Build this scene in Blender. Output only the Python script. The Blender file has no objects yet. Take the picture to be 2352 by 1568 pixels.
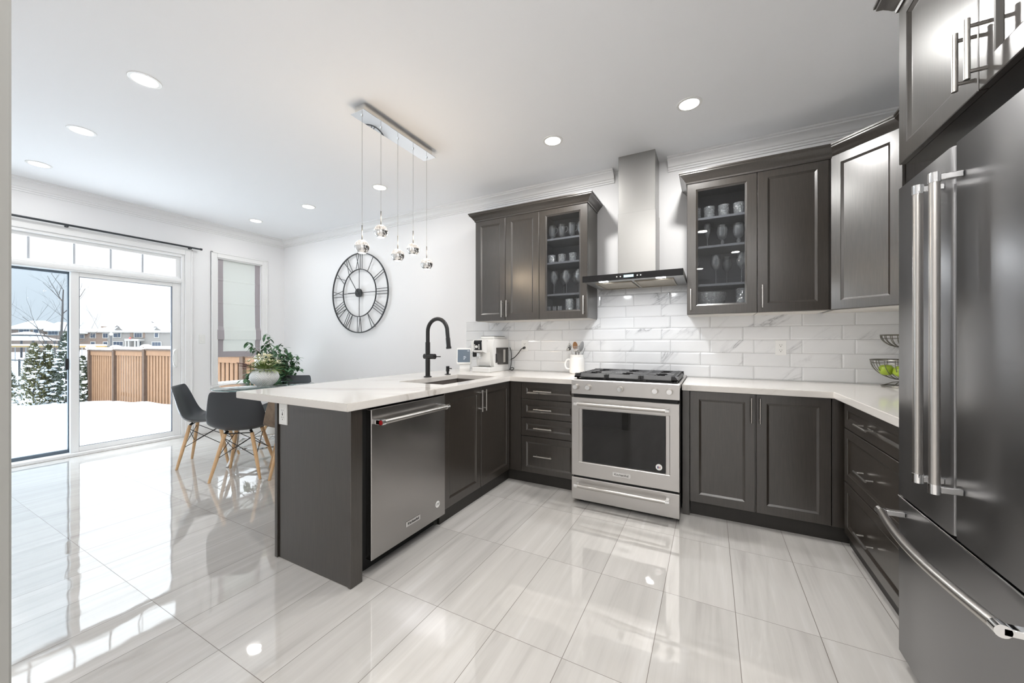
import bpy, bmesh, math, random
from math import sin, cos, pi, radians, sqrt, atan2
from mathutils import Vector, Matrix
random.seed(7)
SC = bpy.context.scene
COL = SC.collection

# ------------------------------------------------------------------ camera, world, exposure
cam_d = bpy.data.cameras.new('camera')
cam = bpy.data.objects.new('camera', cam_d); COL.objects.link(cam)
cam.location = (0, 0, 1.22)
cam.rotation_euler = (pi/2, 0, radians(27.8637))
cam_d.sensor_width = 36.0
cam_d.lens = 860.6625/2352*36
cam_d.shift_y = 3/2352
cam_d.clip_start = 0.02; cam_d.clip_end = 500
SC.camera = cam
SC.view_settings.view_transform = 'Standard'
SC.view_settings.look = 'None'
SC.view_settings.gamma = 1.0
SC.view_settings.use_curve_mapping = False
SC.view_settings.exposure = 1.42
W = bpy.data.worlds.new('world'); SC.world = W; W.use_nodes = True
bg = W.node_tree.nodes['Background']
bg.inputs[0].default_value = (0.88, 0.945, 1.0, 1)
# overcast winter sky: three times brighter overhead than at the horizon
_n, _l = W.node_tree.nodes, W.node_tree.links
_tc = _n.new('ShaderNodeTexCoord'); _sx = _n.new('ShaderNodeSeparateXYZ')
_l.new(_tc.outputs['Generated'], _sx.inputs[0])
def _m(op, x, y):
    q = _n.new('ShaderNodeMath'); q.operation = op
    for i, v in enumerate((x, y)):
        if isinstance(v, float): q.inputs[i].default_value = v
        else: _l.new(v, q.inputs[i])
    return q.outputs[0]
_l.new(_m('ADD', _m('MULTIPLY', _m('POWER', _m('MAXIMUM', _sx.outputs[2], 0.0), 2.0), 4.0), .47), bg.inputs[1])
POT_W = 2.7          # each recessed lamp
HALL_FILL_W = 8.5         # unseen fill lamps added in the hall behind the camera
SC.cycles.max_bounces = 12; SC.cycles.diffuse_bounces = 9; SC.cycles.glossy_bounces = 5
SC.cycles.transmission_bounces = 6; SC.cycles.transparent_max_bounces = 24
SC.cycles.caustics_reflective = False; SC.cycles.caustics_refractive = False
SC.cycles.sample_clamp_indirect = 6.0

# ------------------------------------------------------------------ materials
def lin(c):
    return tuple(((x/12.92) if x <= .04045 else ((x+.055)/1.055)**2.4) for x in c)
def s(r, g, b):
    return lin((r/255, g/255, b/255)) + (1,)

def nodes(name):
    m = bpy.data.materials.new(name); m.use_nodes = True
    return m, m.node_tree.nodes, m.node_tree.links, m.node_tree.nodes['Principled BSDF']
def P(name, col, rough=.5, metal=0., spec=.5, coat=0., trans=0., emit=None, es=0., aniso=0., sheen=0., ior=None):
    m, n, l, b = nodes(name)
    b.inputs['Base Color'].default_value = col
    b.inputs['Roughness'].default_value = rough
    b.inputs['Metallic'].default_value = metal
    b.inputs['Specular IOR Level'].default_value = spec
    b.inputs['Coat Weight'].default_value = coat
    b.inputs['Coat Roughness'].default_value = .08
    b.inputs['Transmission Weight'].default_value = trans
    b.inputs['Anisotropic'].default_value = aniso
    if ior: b.inputs['IOR'].default_value = ior
    if emit:
        b.inputs['Emission Color'].default_value = emit; b.inputs['Emission Strength'].default_value = es
    return m
def texco(n, l, scale=(1, 1, 1), rot=(0, 0, 0), loc=(0, 0, 0)):
    g = n.new('ShaderNodeNewGeometry'); mp = n.new('ShaderNodeMapping')
    mp.inputs['Scale'].default_value = scale; mp.inputs['Rotation'].default_value = rot; mp.inputs['Location'].default_value = loc
    l.new(g.outputs['Position'], mp.inputs['Vector']); return mp.outputs['Vector']
def ramp(n, l, fac, stops):
    r = n.new('ShaderNodeValToRGB'); e = r.color_ramp.elements
    e[0].position, e[0].color = stops[0]; e[1].position, e[1].color = stops[-1]
    for p, c in stops[1:-1]:
        x = e.new(p); x.color = c
    l.new(fac, r.inputs['Fac']); return r.outputs['Color']
def noise(n, l, vec, scale, detail=3, rough=.5, dist=0.):
    t = n.new('ShaderNodeTexNoise'); t.inputs['Scale'].default_value = scale; t.inputs['Detail'].default_value = detail
    t.inputs['Roughness'].default_value = rough; t.inputs['Distortion'].default_value = dist
    l.new(vec, t.inputs['Vector']); return t.outputs['Fac']
def bump(n, l, h, b, strength=.1, dist=.01):
    u = n.new('ShaderNodeBump'); u.inputs['Strength'].default_value = strength; u.inputs['Distance'].default_value = dist
    l.new(h, u.inputs['Height']); l.new(u.outputs['Normal'], b.inputs['Normal'])
def math_n(n, l, op, a, b=None):
    m = n.new('ShaderNodeMath'); m.operation = op
    for i, v in enumerate((a, b)):
        if v is None: continue
        if isinstance(v, (int, float)): m.inputs[i].default_value = v
        else: l.new(v, m.inputs[i])
    return m.outputs[0]
def mixc(n, l, fac, a, b, mode='MIX'):
    m = n.new('ShaderNodeMix'); m.data_type = 'RGBA'; m.blend_type = mode
    for k, v in ((0, fac), (6, a), (7, b)):
        if isinstance(v, (int, float)): m.inputs[k].default_value = v
        elif isinstance(v, tuple): m.inputs[k].default_value = v
        else: l.new(v, m.inputs[k])
    return m.outputs[2]
def thin_glass(name, tint=(.97, .98, .98, 1), refl=1.0, ior=1.45, rough=0., edge=None, body=0., cut=0.):
    m = bpy.data.materials.new(name); m.use_nodes = True; n, l = m.node_tree.nodes, m.node_tree.links
    n.clear(); o = n.new('ShaderNodeOutputMaterial'); t = n.new('ShaderNodeBsdfTransparent'); g = n.new('ShaderNodeBsdfGlossy')
    t.inputs[0].default_value = tint; g.inputs['Roughness'].default_value = rough
    mx = n.new('ShaderNodeMixShader')
    if edge:
        f = n.new('ShaderNodeLayerWeight'); f.inputs['Blend'].default_value = edge; fo = f.outputs['Facing']
    else:
        f = n.new('ShaderNodeLayerWeight'); f.inputs['Blend'].default_value = .5; f0 = ((ior-1)/(ior+1))**2
        fo = math_n(n, l, 'ADD', math_n(n, l, 'MULTIPLY', math_n(n, l, 'POWER', f.outputs['Facing'], 5.), 1-f0), f0)
    fo = math_n(n, l, 'MINIMUM', math_n(n, l, 'MULTIPLY', fo, refl), 1.)
    l.new(fo, mx.inputs[0]); l.new(t.outputs[0], mx.inputs[1]); l.new(g.outputs[0], mx.inputs[2]); out = mx.outputs[0]
    if cut:
        tc = n.new('ShaderNodeTexCoord'); vo = n.new('ShaderNodeTexVoronoi'); vo.inputs['Scale'].default_value = 75.; l.new(tc.outputs['Object'], vo.inputs['Vector'])
        bu = n.new('ShaderNodeBump'); bu.inputs['Strength'].default_value = cut; bu.inputs['Distance'].default_value = .01
        l.new(vo.outputs['Distance'], bu.inputs['Height']); l.new(bu.outputs['Normal'], g.inputs['Normal'])
        if edge: l.new(bu.outputs['Normal'], f.inputs['Normal'])
    if body:
        d = n.new('ShaderNodeBsdfDiffuse'); d.inputs[0].default_value = (.9, .92, .93, 1); m2 = n.new('ShaderNodeMixShader'); m2.inputs[0].default_value = body
        l.new(out, m2.inputs[1]); l.new(d.outputs[0], m2.inputs[2]); out = m2.outputs[0]
    l.new(out, o.inputs[0])
    return m

def mat_floor():
    m, n, l, b = nodes('polished_tile')
    g = n.new('ShaderNodeNewGeometry'); sp = n.new('ShaderNodeSeparateXYZ'); l.new(g.outputs['Position'], sp.inputs[0])
    px, py = .3045, .6003
    fx = math_n(n, l, 'DIVIDE', math_n(n, l, 'ADD', sp.outputs[0], .203), px)
    fy = math_n(n, l, 'DIVIDE', math_n(n, l, 'SUBTRACT', sp.outputs[1], .772), py)
    ix, iy = math_n(n, l, 'FLOOR', fx), math_n(n, l, 'FLOOR', fy)
    rx, ry = math_n(n, l, 'FRACT', fx), math_n(n, l, 'FRACT', fy)
    cb = n.new('ShaderNodeCombineXYZ'); l.new(ix, cb.inputs[0]); l.new(iy, cb.inputs[1])
    wn = n.new('ShaderNodeTexWhiteNoise'); wn.noise_dimensions = '2D'; l.new(cb.outputs[0], wn.inputs['Vector'])
    # streak coordinates: stretched along y, shifted per tile
    c2 = n.new('ShaderNodeCombineXYZ')
    l.new(math_n(n, l, 'MULTIPLY', sp.outputs[0], 15.), c2.inputs[0])
    l.new(math_n(n, l, 'MULTIPLY', sp.outputs[1], .8), c2.inputs[1])
    l.new(math_n(n, l, 'MULTIPLY', wn.outputs['Value'], 40.), c2.inputs[2])
    s1 = noise(n, l, c2.outputs[0], 1.0, 7, .62, .35)
    col = ramp(n, l, s1, [(.25, s(186, 182, 178)), (.42, s(200, 197, 193)), (.58, s(207, 204, 200)), (.78, s(220, 218, 216))])
    tint = n.new('ShaderNodeHueSaturation'); l.new(col, tint.inputs['Color'])
    l.new(math_n(n, l, 'ADD', math_n(n, l, 'MULTIPLY', wn.outputs['Value'], .10), .93), tint.inputs['Value'])
    # joints
    def edge(r, w):
        a = math_n(n, l, 'LESS_THAN', r, w); c = math_n(n, l, 'GREATER_THAN', r, 1-w)
        return math_n(n, l, 'MAXIMUM', a, c)
    j = math_n(n, l, 'MAXIMUM', edge(rx, .0013/px), edge(ry, .0011/py))
    out = mixc(n, l, j, tint.outputs[0], s(116, 108, 101))
    l.new(out, b.inputs['Base Color'])
    l.new(math_n(n, l, 'ADD', math_n(n, l, 'MULTIPLY', j, .5), .03), b.inputs['Roughness'])
    b.inputs['Specular IOR Level'].default_value = .85; b.inputs['Coat Weight'].default_value = .7; b.inputs['Coat Roughness'].default_value = .015
    # every tile lies a hair out of level, and its polish waves slightly
    cw = n.new('ShaderNodeCombineXYZ')
    l.new(math_n(n, l, 'MULTIPLY', sp.outputs[0], 6.), cw.inputs[0]); l.new(math_n(n, l, 'MULTIPLY', sp.outputs[1], 6.), cw.inputs[1])
    l.new(math_n(n, l, 'MULTIPLY', wn.outputs['Value'], 9.), cw.inputs[2])
    h = noise(n, l, cw.outputs[0], 1.0, 1, .4)
    bump(n, l, h, b, .08, .02)
    return m
def mat_marble(name, base, vein, scale, width, rough=.12, strength=1., tile=False):
    m, n, l, b = nodes(name)
    g = n.new('ShaderNodeNewGeometry'); v = g.outputs['Position']
    if tile:
        at = n.new('ShaderNodeAttribute'); at.attribute_name = 'tile_shift'
        va = n.new('ShaderNodeVectorMath'); va.operation = 'ADD'; l.new(v, va.inputs[0]); l.new(at.outputs['Vector'], va.inputs[1]); v = va.outputs[0]
    mp = n.new('ShaderNodeMapping'); mp.vector_type = 'TEXTURE'; l.new(v, mp.inputs['Vector'])
    mp.inputs['Rotation'].default_value = (0, radians(-38), 0) if tile else (0, 0, radians(28)); mp.inputs['Scale'].default_value = (1., 1., .22) if not tile else (3.2, 1., .8)
    if not tile: mp.inputs['Scale'].default_value = (3.0, .9, 1.)
    v = mp.outputs['Vector']
    f1 = noise(n, l, v, scale, 6, .55, .7)
    d = math_n(n, l, 'ABSOLUTE', math_n(n, l, 'SUBTRACT', f1, .5))
    mk = ramp(n, l, noise(n, l, v, scale*.55, 2), [(.525, (0, 0, 0, 1)), (.66, (1, 1, 1, 1))])
    vv = ramp(n, l, d, [(0., (1, 1, 1, 1)), (width, (.35, .35, .35, 1)), (width*5, (0, 0, 0, 1))])
    f = math_n(n, l, 'MULTIPLY', math_n(n, l, 'MULTIPLY', vv, mk), strength)
    bc = ramp(n, l, noise(n, l, v, scale*.6, 4), [(.3, tuple(x*.95 for x in base[:3])+(1,)), (.7, base)])
    l.new(mixc(n, l, f, bc, vein), b.inputs['Base Color'])
    b.inputs['Roughness'].default_value = rough
    return m
def mat_wood(name, c1, c2, rough, scale=(18, 18, 1.2), spec=.5, coat=0., bmp=.012):
    m, n, l, b = nodes(name)
    v = texco(n, l, scale)
    f = noise(n, l, v, 3., 5, .6, .3)
    l.new(ramp(n, l, f, [(.3, c1), (.7, c2)]), b.inputs['Base Color'])
    b.inputs['Roughness'].default_value = rough; b.inputs['Specular IOR Level'].default_value = spec
    b.inputs['Coat Weight'].default_value = coat; b.inputs['Coat Roughness'].default_value = .25
    if bmp: bump(n, l, f, b, bmp, .001)
    return m
def mat_steel(name, col, rough, horiz=True, aniso=.4):
    m, n, l, b = nodes(name)
    v = texco(n, l, (1.5, 1.5, 220) if horiz else (220, 220, 1.5))
    f = noise(n, l, v, 2., 3)
    b.inputs['Base Color'].default_value = col; b.inputs['Metallic'].default_value = 1
    l.new(math_n(n, l, 'ADD', math_n(n, l, 'MULTIPLY', f, .02), rough-.01), b.inputs['Roughness'])
    return m

M = {}
M['wall'] = P('wall_paint', s(240, 240, 241), .65, spec=.3)
M['ceiling'] = P('ceiling_paint', s(246, 247, 249), .8, spec=.2)
M['trim'] = P('white_trim_paint', s(238, 238, 238), .35)
M['jamb'] = P('jamb_shade_grey', s(158, 158, 154), .5)  # darker than the white trim: shade on the near jamb put into the colour
M['floor'] = mat_floor()
M['counter'] = mat_marble('quartz_counter', s(226, 222, 217), s(176, 169, 160), 2.6, .016, .09, .95)
M['tile'] = mat_marble('marble_tile', s(232, 233, 234), s(132, 133, 138), 6.0, .012, .12, .8, True)
M['grout'] = P('grout', s(178, 178, 178), .9)
M['cab'] = mat_wood('espresso_grey_wood', s(38, 33, 28), s(54, 48, 42), .29, (50, 50, 2.5), 1.0, .25, bmp=0)
M['cab_in'] = P('cabinet_inside', s(92, 94, 98), .55)
M['toe'] = mat_wood('toe_kick_wood', s(36, 34, 31), s(41, 38, 35), .45, bmp=0)
M['white_under'] = P('cabinet_underside', s(214, 210, 204), .5)
M['steel'] = mat_steel('brushed_steel', (.56, .545, .53, 1), .38)
M['steel_v'] = mat_steel('hood_steel', (.40, .395, .385, 1), .34, False)
M['fridge'] = mat_steel('dark_stainless', (.30, .30, .305, 1), .30, False, .3)
M['dw'] = mat_steel('dishwasher_steel', (.40, .39, .38, 1), .26)
M['nickel'] = P('brushed_nickel', (.52, .50, .475, 1), .30, 1.)
M['chrome'] = P('chrome', (.80, .80, .80, 1), .06, 1.)
M['mirror'] = P('mirror_plate', (.86, .88, .90, 1), .02, 1.)
M['black'] = P('matte_black', (.012, .012, .013, 1), .32)
M['black_gloss'] = P('black_glass', (.006, .006, .007, 1), .05, spec=.5)
M['oven_glass'] = P('oven_window_glass', (.010, .010, .010, 1), .03, spec=.45)
M['iron'] = P('cast_iron', (.022, .022, .023, 1), .42)
M['gap'] = P('dark_gap', (.006, .006, .006, 1), .7)
M['clock'] = P('clock_iron', (.045, .047, .05, 1), .4, .3)
M['white_plastic'] = P('white_plastic', s(236, 236, 234), .3)
M['silver_plastic'] = P('silver_plastic', s(222, 222, 221), .25, .08)
M['ceramic'] = P('white_ceramic', s(240, 238, 234), .18, coat=.4)
M['pane'] = thin_glass('window_pane', (.985, .99, .99, 1), .5, 1.3)
M['cab_glass'] = thin_glass('cabinet_pane', (.93, .94, .95, 1), 1.0, 1.45)
M['glassware'] = thin_glass('drinking_glass', (.95, .96, .97, 1), 1.0, edge=.62, rough=.03, body=.045)
M['crystal'] = thin_glass('cut_crystal', (.92, .94, .95, 1), 1.3, edge=.66, rough=.05, body=.13, cut=1.0)
M['table_glass'] = thin_glass('table_glass', (.93, .97, .965, 1), 1.0, 1.5)
M['tank'] = thin_glass('smoked_tank', (.16, .15, .15, 1), 1.0, 1.5)
M['shell'] = P('charcoal_plastic', s(62, 65, 70), .38)
M['shell_brown'] = mat_wood('walnut_shell', s(112, 96, 82), s(148, 130, 112), .4, (8, 8, 3))
M['beech'] = mat_wood('beech_leg', s(212, 172, 126), s(228, 192, 150), .4, (30, 30, 4))
M['lamp'] = P('lamp_diffuser', (1, 1, 1, 1), .5, emit=(1., .97, .92, 1), es=4.)
M['hood_lamp'] = P('hood_lamp', (1, 1, 1, 1), .5, emit=(.93, .96, 1., 1), es=9.)
def mat_globe():
    m, n, l, b = nodes('lit_crystal'); tc = n.new('ShaderNodeTexCoord')
    f = noise(n, l, tc.outputs['Object'], 55., 4, .7, 1.5)
    l.new(ramp(n, l, f, [(.36, (.10, .085, .075, 1)), (.50, (.26, .24, .22, 1)), (.66, (.60, .56, .50, 1))]), b.inputs['Emission Color'])
    b.inputs['Emission Strength'].default_value = 1.0; b.inputs['Base Color'].default_value = (.08, .08, .08, 1); b.inputs['Roughness'].default_value = .08
    return m
M['globe'] = mat_globe()
M['canopy'] = P('canopy_chrome', (.85, .83, .80, 1), .12, 1.)
M['screen'] = P('tablet_screen', s(78, 88, 98), .12, emit=s(78, 88, 98), es=.35)
M['screen_text'] = P('screen_text', s(200, 205, 210), .4, emit=s(215, 220, 225), es=.2)
M['lcd'] = P('hood_display', s(150, 175, 185), .3, emit=s(150, 190, 205), es=.7)
M['red'] = P('red_badge', s(150, 20, 24), .3)
M['blue'] = P('badge_blue', s(40, 55, 110), .4)
M['sink'] = P('composite_sink', s(92, 86, 82), .4)
M['blind'] = None
M['blind_trim'] = P('grey_blind_cloth', s(172, 166, 170), .9)
M['rod'] = P('rod_metal', s(58, 62, 66), .4, .4)
M['apple'] = P('green_apple', s(150, 172, 52), .3)
M['stem'] = P('brown_stem', s(92, 68, 46), .7)
M['cord'] = P('steel_cord', s(128, 126, 124), .5)
M['wire'] = P('bronze_wire', s(120, 118, 110), .3, .9)
M['spoon_wood'] = mat_wood('spoon_wood', s(150, 104, 62), s(178, 130, 86), .55)
M['dark_wood'] = P('dark_spoon_wood', s(74, 54, 40), .5)
M['tool'] = P('utensil_steel', (.62, .61, .60, 1), .2, 1.)
M['tool_grey'] = P('grey_nylon', s(150, 150, 150), .4)
def leaf_mat(name, a, b_):
    m, n, l, b = nodes(name)
    f = noise(n, l, texco(n, l, (14, 14, 14)), 1., 2)
    l.new(ramp(n, l, f, [(.35, a), (.65, b_)]), b.inputs['Base Color']); b.inputs['Roughness'].default_value = .45
    return m
M['ficus'] = leaf_mat('ficus_leaf', s(52, 86, 58), s(84, 124, 86))
M['fern'] = leaf_mat('fern_leaf', s(108, 130, 66), s(176, 190, 130))
M['lily'] = leaf_mat('lily_petal', s(226, 222, 190), s(244, 242, 226))
M['plum'] = P('plum_spike', s(92, 52, 58), .6)
M['cedar'] = leaf_mat('cedar_spray', s(62, 62, 34), s(96, 90, 46))
M['cedar_b'] = leaf_mat('cedar_spray_green', s(44, 52, 40), s(70, 76, 52))
M['snow'] = P('snow', (.86, .88, .90, 1), .85, spec=.2)
M['bark'] = P('bare_bark', s(72, 66, 63), .9)
M['fence'] = mat_wood('cedar_fence_wood', s(108, 80, 57), s(130, 99, 72), .8, (14, 14, 1.0))
M['fence_post'] = mat_wood('fence_post_wood', s(66, 50, 40), s(84, 66, 52), .85, (14, 14, 2))
M['brick'] = P('house_brick', s(104, 90, 81), .9)
M['stone'] = P('house_stone', s(108, 105, 102), .9)
M['house_trim'] = P('house_trim', s(136, 134, 131), .7)
M['house_glass'] = P('house_glass', s(54, 62, 74), .3)
M['shingle'] = P('bare_shingle', s(70, 68, 70), .9)
M['yellow'] = P('yellow_rail', s(122, 94, 30), .5)
M['wire_grey'] = P('galvanised_wire', s(120, 124, 128), .5, .5)
M['terracotta'] = P('pot_white', s(226, 224, 220), .4)
M['soil'] = P('soil', s(60, 48, 40), .95)
def mat_blind():
    m = bpy.data.materials.new('sheer_blind'); m.use_nodes = True; n, l = m.node_tree.nodes, m.node_tree.links
    n.clear(); o = n.new('ShaderNodeOutputMaterial'); d = n.new('ShaderNodeBsdfDiffuse'); t = n.new('ShaderNodeBsdfTranslucent')
    d.inputs[0].default_value = s(196, 196, 192); t.inputs[0].default_value = s(190, 194, 188)
    mx = n.new('ShaderNodeMixShader'); mx.inputs[0].default_value = .2
    l.new(d.outputs[0], mx.inputs[1]); l.new(t.outputs[0], mx.inputs[2]); l.new(mx.outputs[0], o.inputs[0]); return m
M['blind'] = mat_blind()
def mat_insect():
    m = bpy.data.materials.new('insect_screen'); m.use_nodes = True; n, l = m.node_tree.nodes, m.node_tree.links
    n.clear(); o = n.new('ShaderNodeOutputMaterial'); d = n.new('ShaderNodeBsdfDiffuse'); t = n.new('ShaderNodeBsdfTransparent')
    d.inputs[0].default_value = s(50, 55, 60); t.inputs[0].default_value = (.93, .97, 1, 1); mx = n.new('ShaderNodeMixShader'); mx.inputs[0].default_value = .84
    l.new(d.outputs[0], mx.inputs[1]); l.new(t.outputs[0], mx.inputs[2]); l.new(mx.outputs[0], o.inputs[0]); return m
M['insect'] = mat_insect()
def mat_vase():
    m, n, l, b = nodes('ribbed_vase')
    g = n.new('ShaderNodeTexCoord'); sp = n.new('ShaderNodeSeparateXYZ'); l.new(g.outputs['Object'], sp.inputs[0])
    # chevron ribs around the belly
    ang = math_n(n, l, 'ARCTAN2', sp.outputs[1], sp.outputs[0])
    tri = math_n(n, l, 'PINGPONG', math_n(n, l, 'ADD', ang, 2.62), .7854)
    h = math_n(n, l, 'ADD', math_n(n, l, 'MULTIPLY', tri, 42.), math_n(n, l, 'MULTIPLY', math_n(n, l, 'ABSOLUTE', math_n(n, l, 'SUBTRACT', sp.outputs[2], .085)), 300.))
    w = math_n(n, l, 'SINE', h)
    b.inputs['Base Color'].default_value = s(246, 248, 248); b.inputs['Roughness'].default_value = .3
    bump(n, l, w, b, .5, .004); return m
M['vase'] = mat_vase()

# ------------------------------------------------------------------ mesh builder
def spline(pts, k=5):
    P_ = [Vector(p) for p in pts]; out = []
    for i in range(len(P_)-1):
        p0, p1, p2, p3 = P_[max(i-1, 0)], P_[i], P_[i+1], P_[min(i+2, len(P_)-1)]
        for j in range(k):
            u = j/k; out.append(.5*((2*p1)+(p2-p0)*u+(2*p0-5*p1+4*p2-p3)*u*u+(3*p1-p0-3*p2+p3)*u**3))
    return out+[P_[-1]]
class MB:
    def __init__(self): self.v = []; self.f = []; self.attr = []
    def add(self, vs, fs, shift=None):
        o = len(self.v); self.v += [tuple(p) for p in vs]; self.f += [tuple(i+o for i in f) for f in fs]
        if shift is not None: self.attr += [shift]*len(vs)
        return self
    def box(self, x0, x1, y0, y1, z0, z1, b=0., shift=None):
        if x0 > x1: x0, x1 = x1, x0
        if y0 > y1: y0, y1 = y1, y0
        if z0 > z1: z0, z1 = z1, z0
        lo, hi = (x0, y0, z0), (x1, y1, z1); c = [(a+d)/2 for a, d in zip(lo, hi)]
        b = min(b, .45*min(h-a for a, h in zip(lo, hi)))
        vs, fs = [], []
        if b <= 0:
            for i in range(8): vs.append(tuple((hi if (i >> k) & 1 else lo)[k] for k in range(3)))
            fs = [(0, 2, 3, 1), (4, 5, 7, 6), (0, 1, 5, 4), (2, 6, 7, 3), (0, 4, 6, 2), (1, 3, 7, 5)]
            return self.add(vs, fs, shift)
        idx = {}
        for i in range(8):
            for a in range(3):
                p = []
                for k in range(3):
                    sgn = 1 if (i >> k) & 1 else -1
                    p.append((hi if sgn > 0 else lo)[k] - (0 if k == a else sgn*b))
                idx[(i, a)] = len(vs); vs.append(tuple(p))
        for a in range(3):
            o1, o2 = [k for k in range(3) if k != a]
            for sg in (0, 1):
                cs = [(sg << a) | (p << o1) | (q << o2) for p, q in ((0, 0), (1, 0), (1, 1), (0, 1))]
                fs.append([idx[(i, a)] for i in cs])
        for a in range(3):
            for d in range(a+1, 3):
                e = 3-a-d
                for sa in (0, 1):
                    for sd in (0, 1):
                        i0 = (sa << a) | (sd << d); i1 = i0 | (1 << e)
                        fs.append([idx[(i0, a)], idx[(i1, a)], idx[(i1, d)], idx[(i0, d)]])
        for i in range(8): fs.append([idx[(i, 0)], idx[(i, 1)], idx[(i, 2)]])
        out = []
        for f in fs:
            p = [Vector(vs[i]) for i in f]; nrm = (p[1]-p[0]).cross(p[2]-p[0]); ce = sum(p, Vector())/len(p)
            out.append(tuple(f) if nrm.dot(ce-Vector(c)) > 0 else tuple(reversed(f)))
        return self.add(vs, out, shift)
    def tube(self, pts, r, seg=10, cap=True):
        pts = [Vector(p) for p in pts]; n = len(pts)
        rs = r if isinstance(r, (list, tuple)) else [r]*n
        t0 = (pts[1]-pts[0]).normalized(); up = Vector((0, 0, 1)) if abs(t0.z) < .9 else Vector((1, 0, 0))
        x = t0.cross(up).normalized(); vs, fs = [], []
        for i in range(n):
            t = (pts[min(i+1, n-1)]-pts[max(i-1, 0)])
            if t.length < 1e-9: t = t0
            t.normalize(); x = (x-t*x.dot(t)).normalized(); y = t.cross(x)
            for k in range(seg):
                a = 2*pi*k/seg; vs.append(pts[i]+x*(rs[i]*cos(a))+y*(rs[i]*sin(a)))
        for i in range(n-1):
            for k in range(seg):
                k2 = (k+1) % seg; fs.append((i*seg+k, i*seg+k2, (i+1)*seg+k2, (i+1)*seg+k))
        if cap:
            fs.append(tuple(reversed(range(seg)))); fs.append(tuple((n-1)*seg+k for k in range(seg)))
        return self.add(vs, fs)
    def lathe(self, prof, c=(0, 0, 0), seg=24, sx=1., sy=1., cap0=False, cap1=False):
        vs, fs = [], []; n = len(prof)
        for r, z in prof:
            for k in range(seg):
                a = 2*pi*k/seg; vs.append((c[0]+r*cos(a)*sx, c[1]+r*sin(a)*sy, c[2]+z))
        for i in range(n-1):
            for k in range(seg):
                k2 = (k+1) % seg; fs.append((i*seg+k, i*seg+k2, (i+1)*seg+k2, (i+1)*seg+k))
        if cap0: fs.append(tuple(reversed(range(seg))))
        if cap1: fs.append(tuple((n-1)*seg+k for k in range(seg)))
        return self.add(vs, fs)
    def prism(self, poly, axis, a, b):
        """poly: list of 2-D points in the plane across axis ('x': (y,z), 'y': (x,z), 'z': (x,y))."""
        def p3(p, t): return {'x': (t, p[0], p[1]), 'y': (p[0], t, p[1]), 'z': (p[0], p[1], t)}[axis]
        n = len(poly); vs = [p3(p, a) for p in poly]+[p3(p, b) for p in poly]
        fs = [tuple(range(n)), tuple(reversed(range(n, 2*n)))]
        for i in range(n): fs.append((i, i+n, (i+1) % n+n, (i+1) % n))
        return self.add(vs, fs)
    def sphere(self, c, r, seg=16, rings=10, sx=1, sy=1, sz=1):
        prof = [(max(r*sin(pi*i/rings), 1e-4), -r*cos(pi*i/rings)*sz) for i in range(rings+1)]
        return self.lathe(prof, c, seg, sx, sy, True, True)
    def loops(self, loops, close0=True, close1=True):
        """list of closed rings with equal counts, skinned in order"""
        n = len(loops[0]); vs = [p for L in loops for p in L]; fs = []
        for i in range(len(loops)-1):
            for k in range(n):
                k2 = (k+1) % n; fs.append((i*n+k, i*n+k2, (i+1)*n+k2, (i+1)*n+k))
        if close0: fs.append(tuple(reversed(range(n))))
        if close1: fs.append(tuple((len(loops)-1)*n+k for k in range(n)))
        return self.add(vs, fs)
    def panel(self, o, u, v, nrm, w, h, t, stile=.055, rec=.008, hole=False, flat=False):
        """a framed door or drawer front: o = lower corner of the back face"""
        o, u, v, nrm = Vector(o), Vector(u), Vector(v), Vector(nrm)
        def ring(ins, d): return [o+u*a+v*c+nrm*d for a, c in ((ins, ins), (w-ins, ins), (w-ins, h-ins), (ins, h-ins))]
        L = [ring(0, 0), ring(0, t-.002), ring(.002, t)]
        if flat: return self.loops(L)
        L += [ring(stile, t), ring(stile+.0015, t-.0025), ring(stile+.014, t-rec)]
        if hole:
            L += [ring(stile+.014, 0)]; self.loops(L+[L[0]], False, False); return self
        return self.loops(L)
    def build(self, name, mat, parent=None, smooth=None, world=True, mods=()):
        me = bpy.data.meshes.new(name)
        off = Vector((0, 0, 0))
        if world:
            p = parent
            while p is not None: off += p.location; p = p.parent
        me.from_pydata([tuple(Vector(p)-off) for p in self.v], [], self.f)
        if self.attr and len(self.attr) == len(self.v):
            a = me.attributes.new('tile_shift', 'FLOAT_VECTOR', 'POINT')
            a.data.foreach_set('vector', [x for t in self.attr for x in t])
        bm = bmesh.new(); bm.from_mesh(me); bmesh.ops.recalc_face_normals(bm, faces=bm.faces); bm.to_mesh(me); bm.free()
        me.materials.append(mat)
        if smooth:
            me.polygons.foreach_set('use_smooth', [True]*len(me.polygons))
            me.set_sharp_from_angle(angle=radians(smooth))
        ob = bpy.data.objects.new(name, me); COL.objects.link(ob)
        if parent is not None: ob.parent = parent
        return ob

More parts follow.
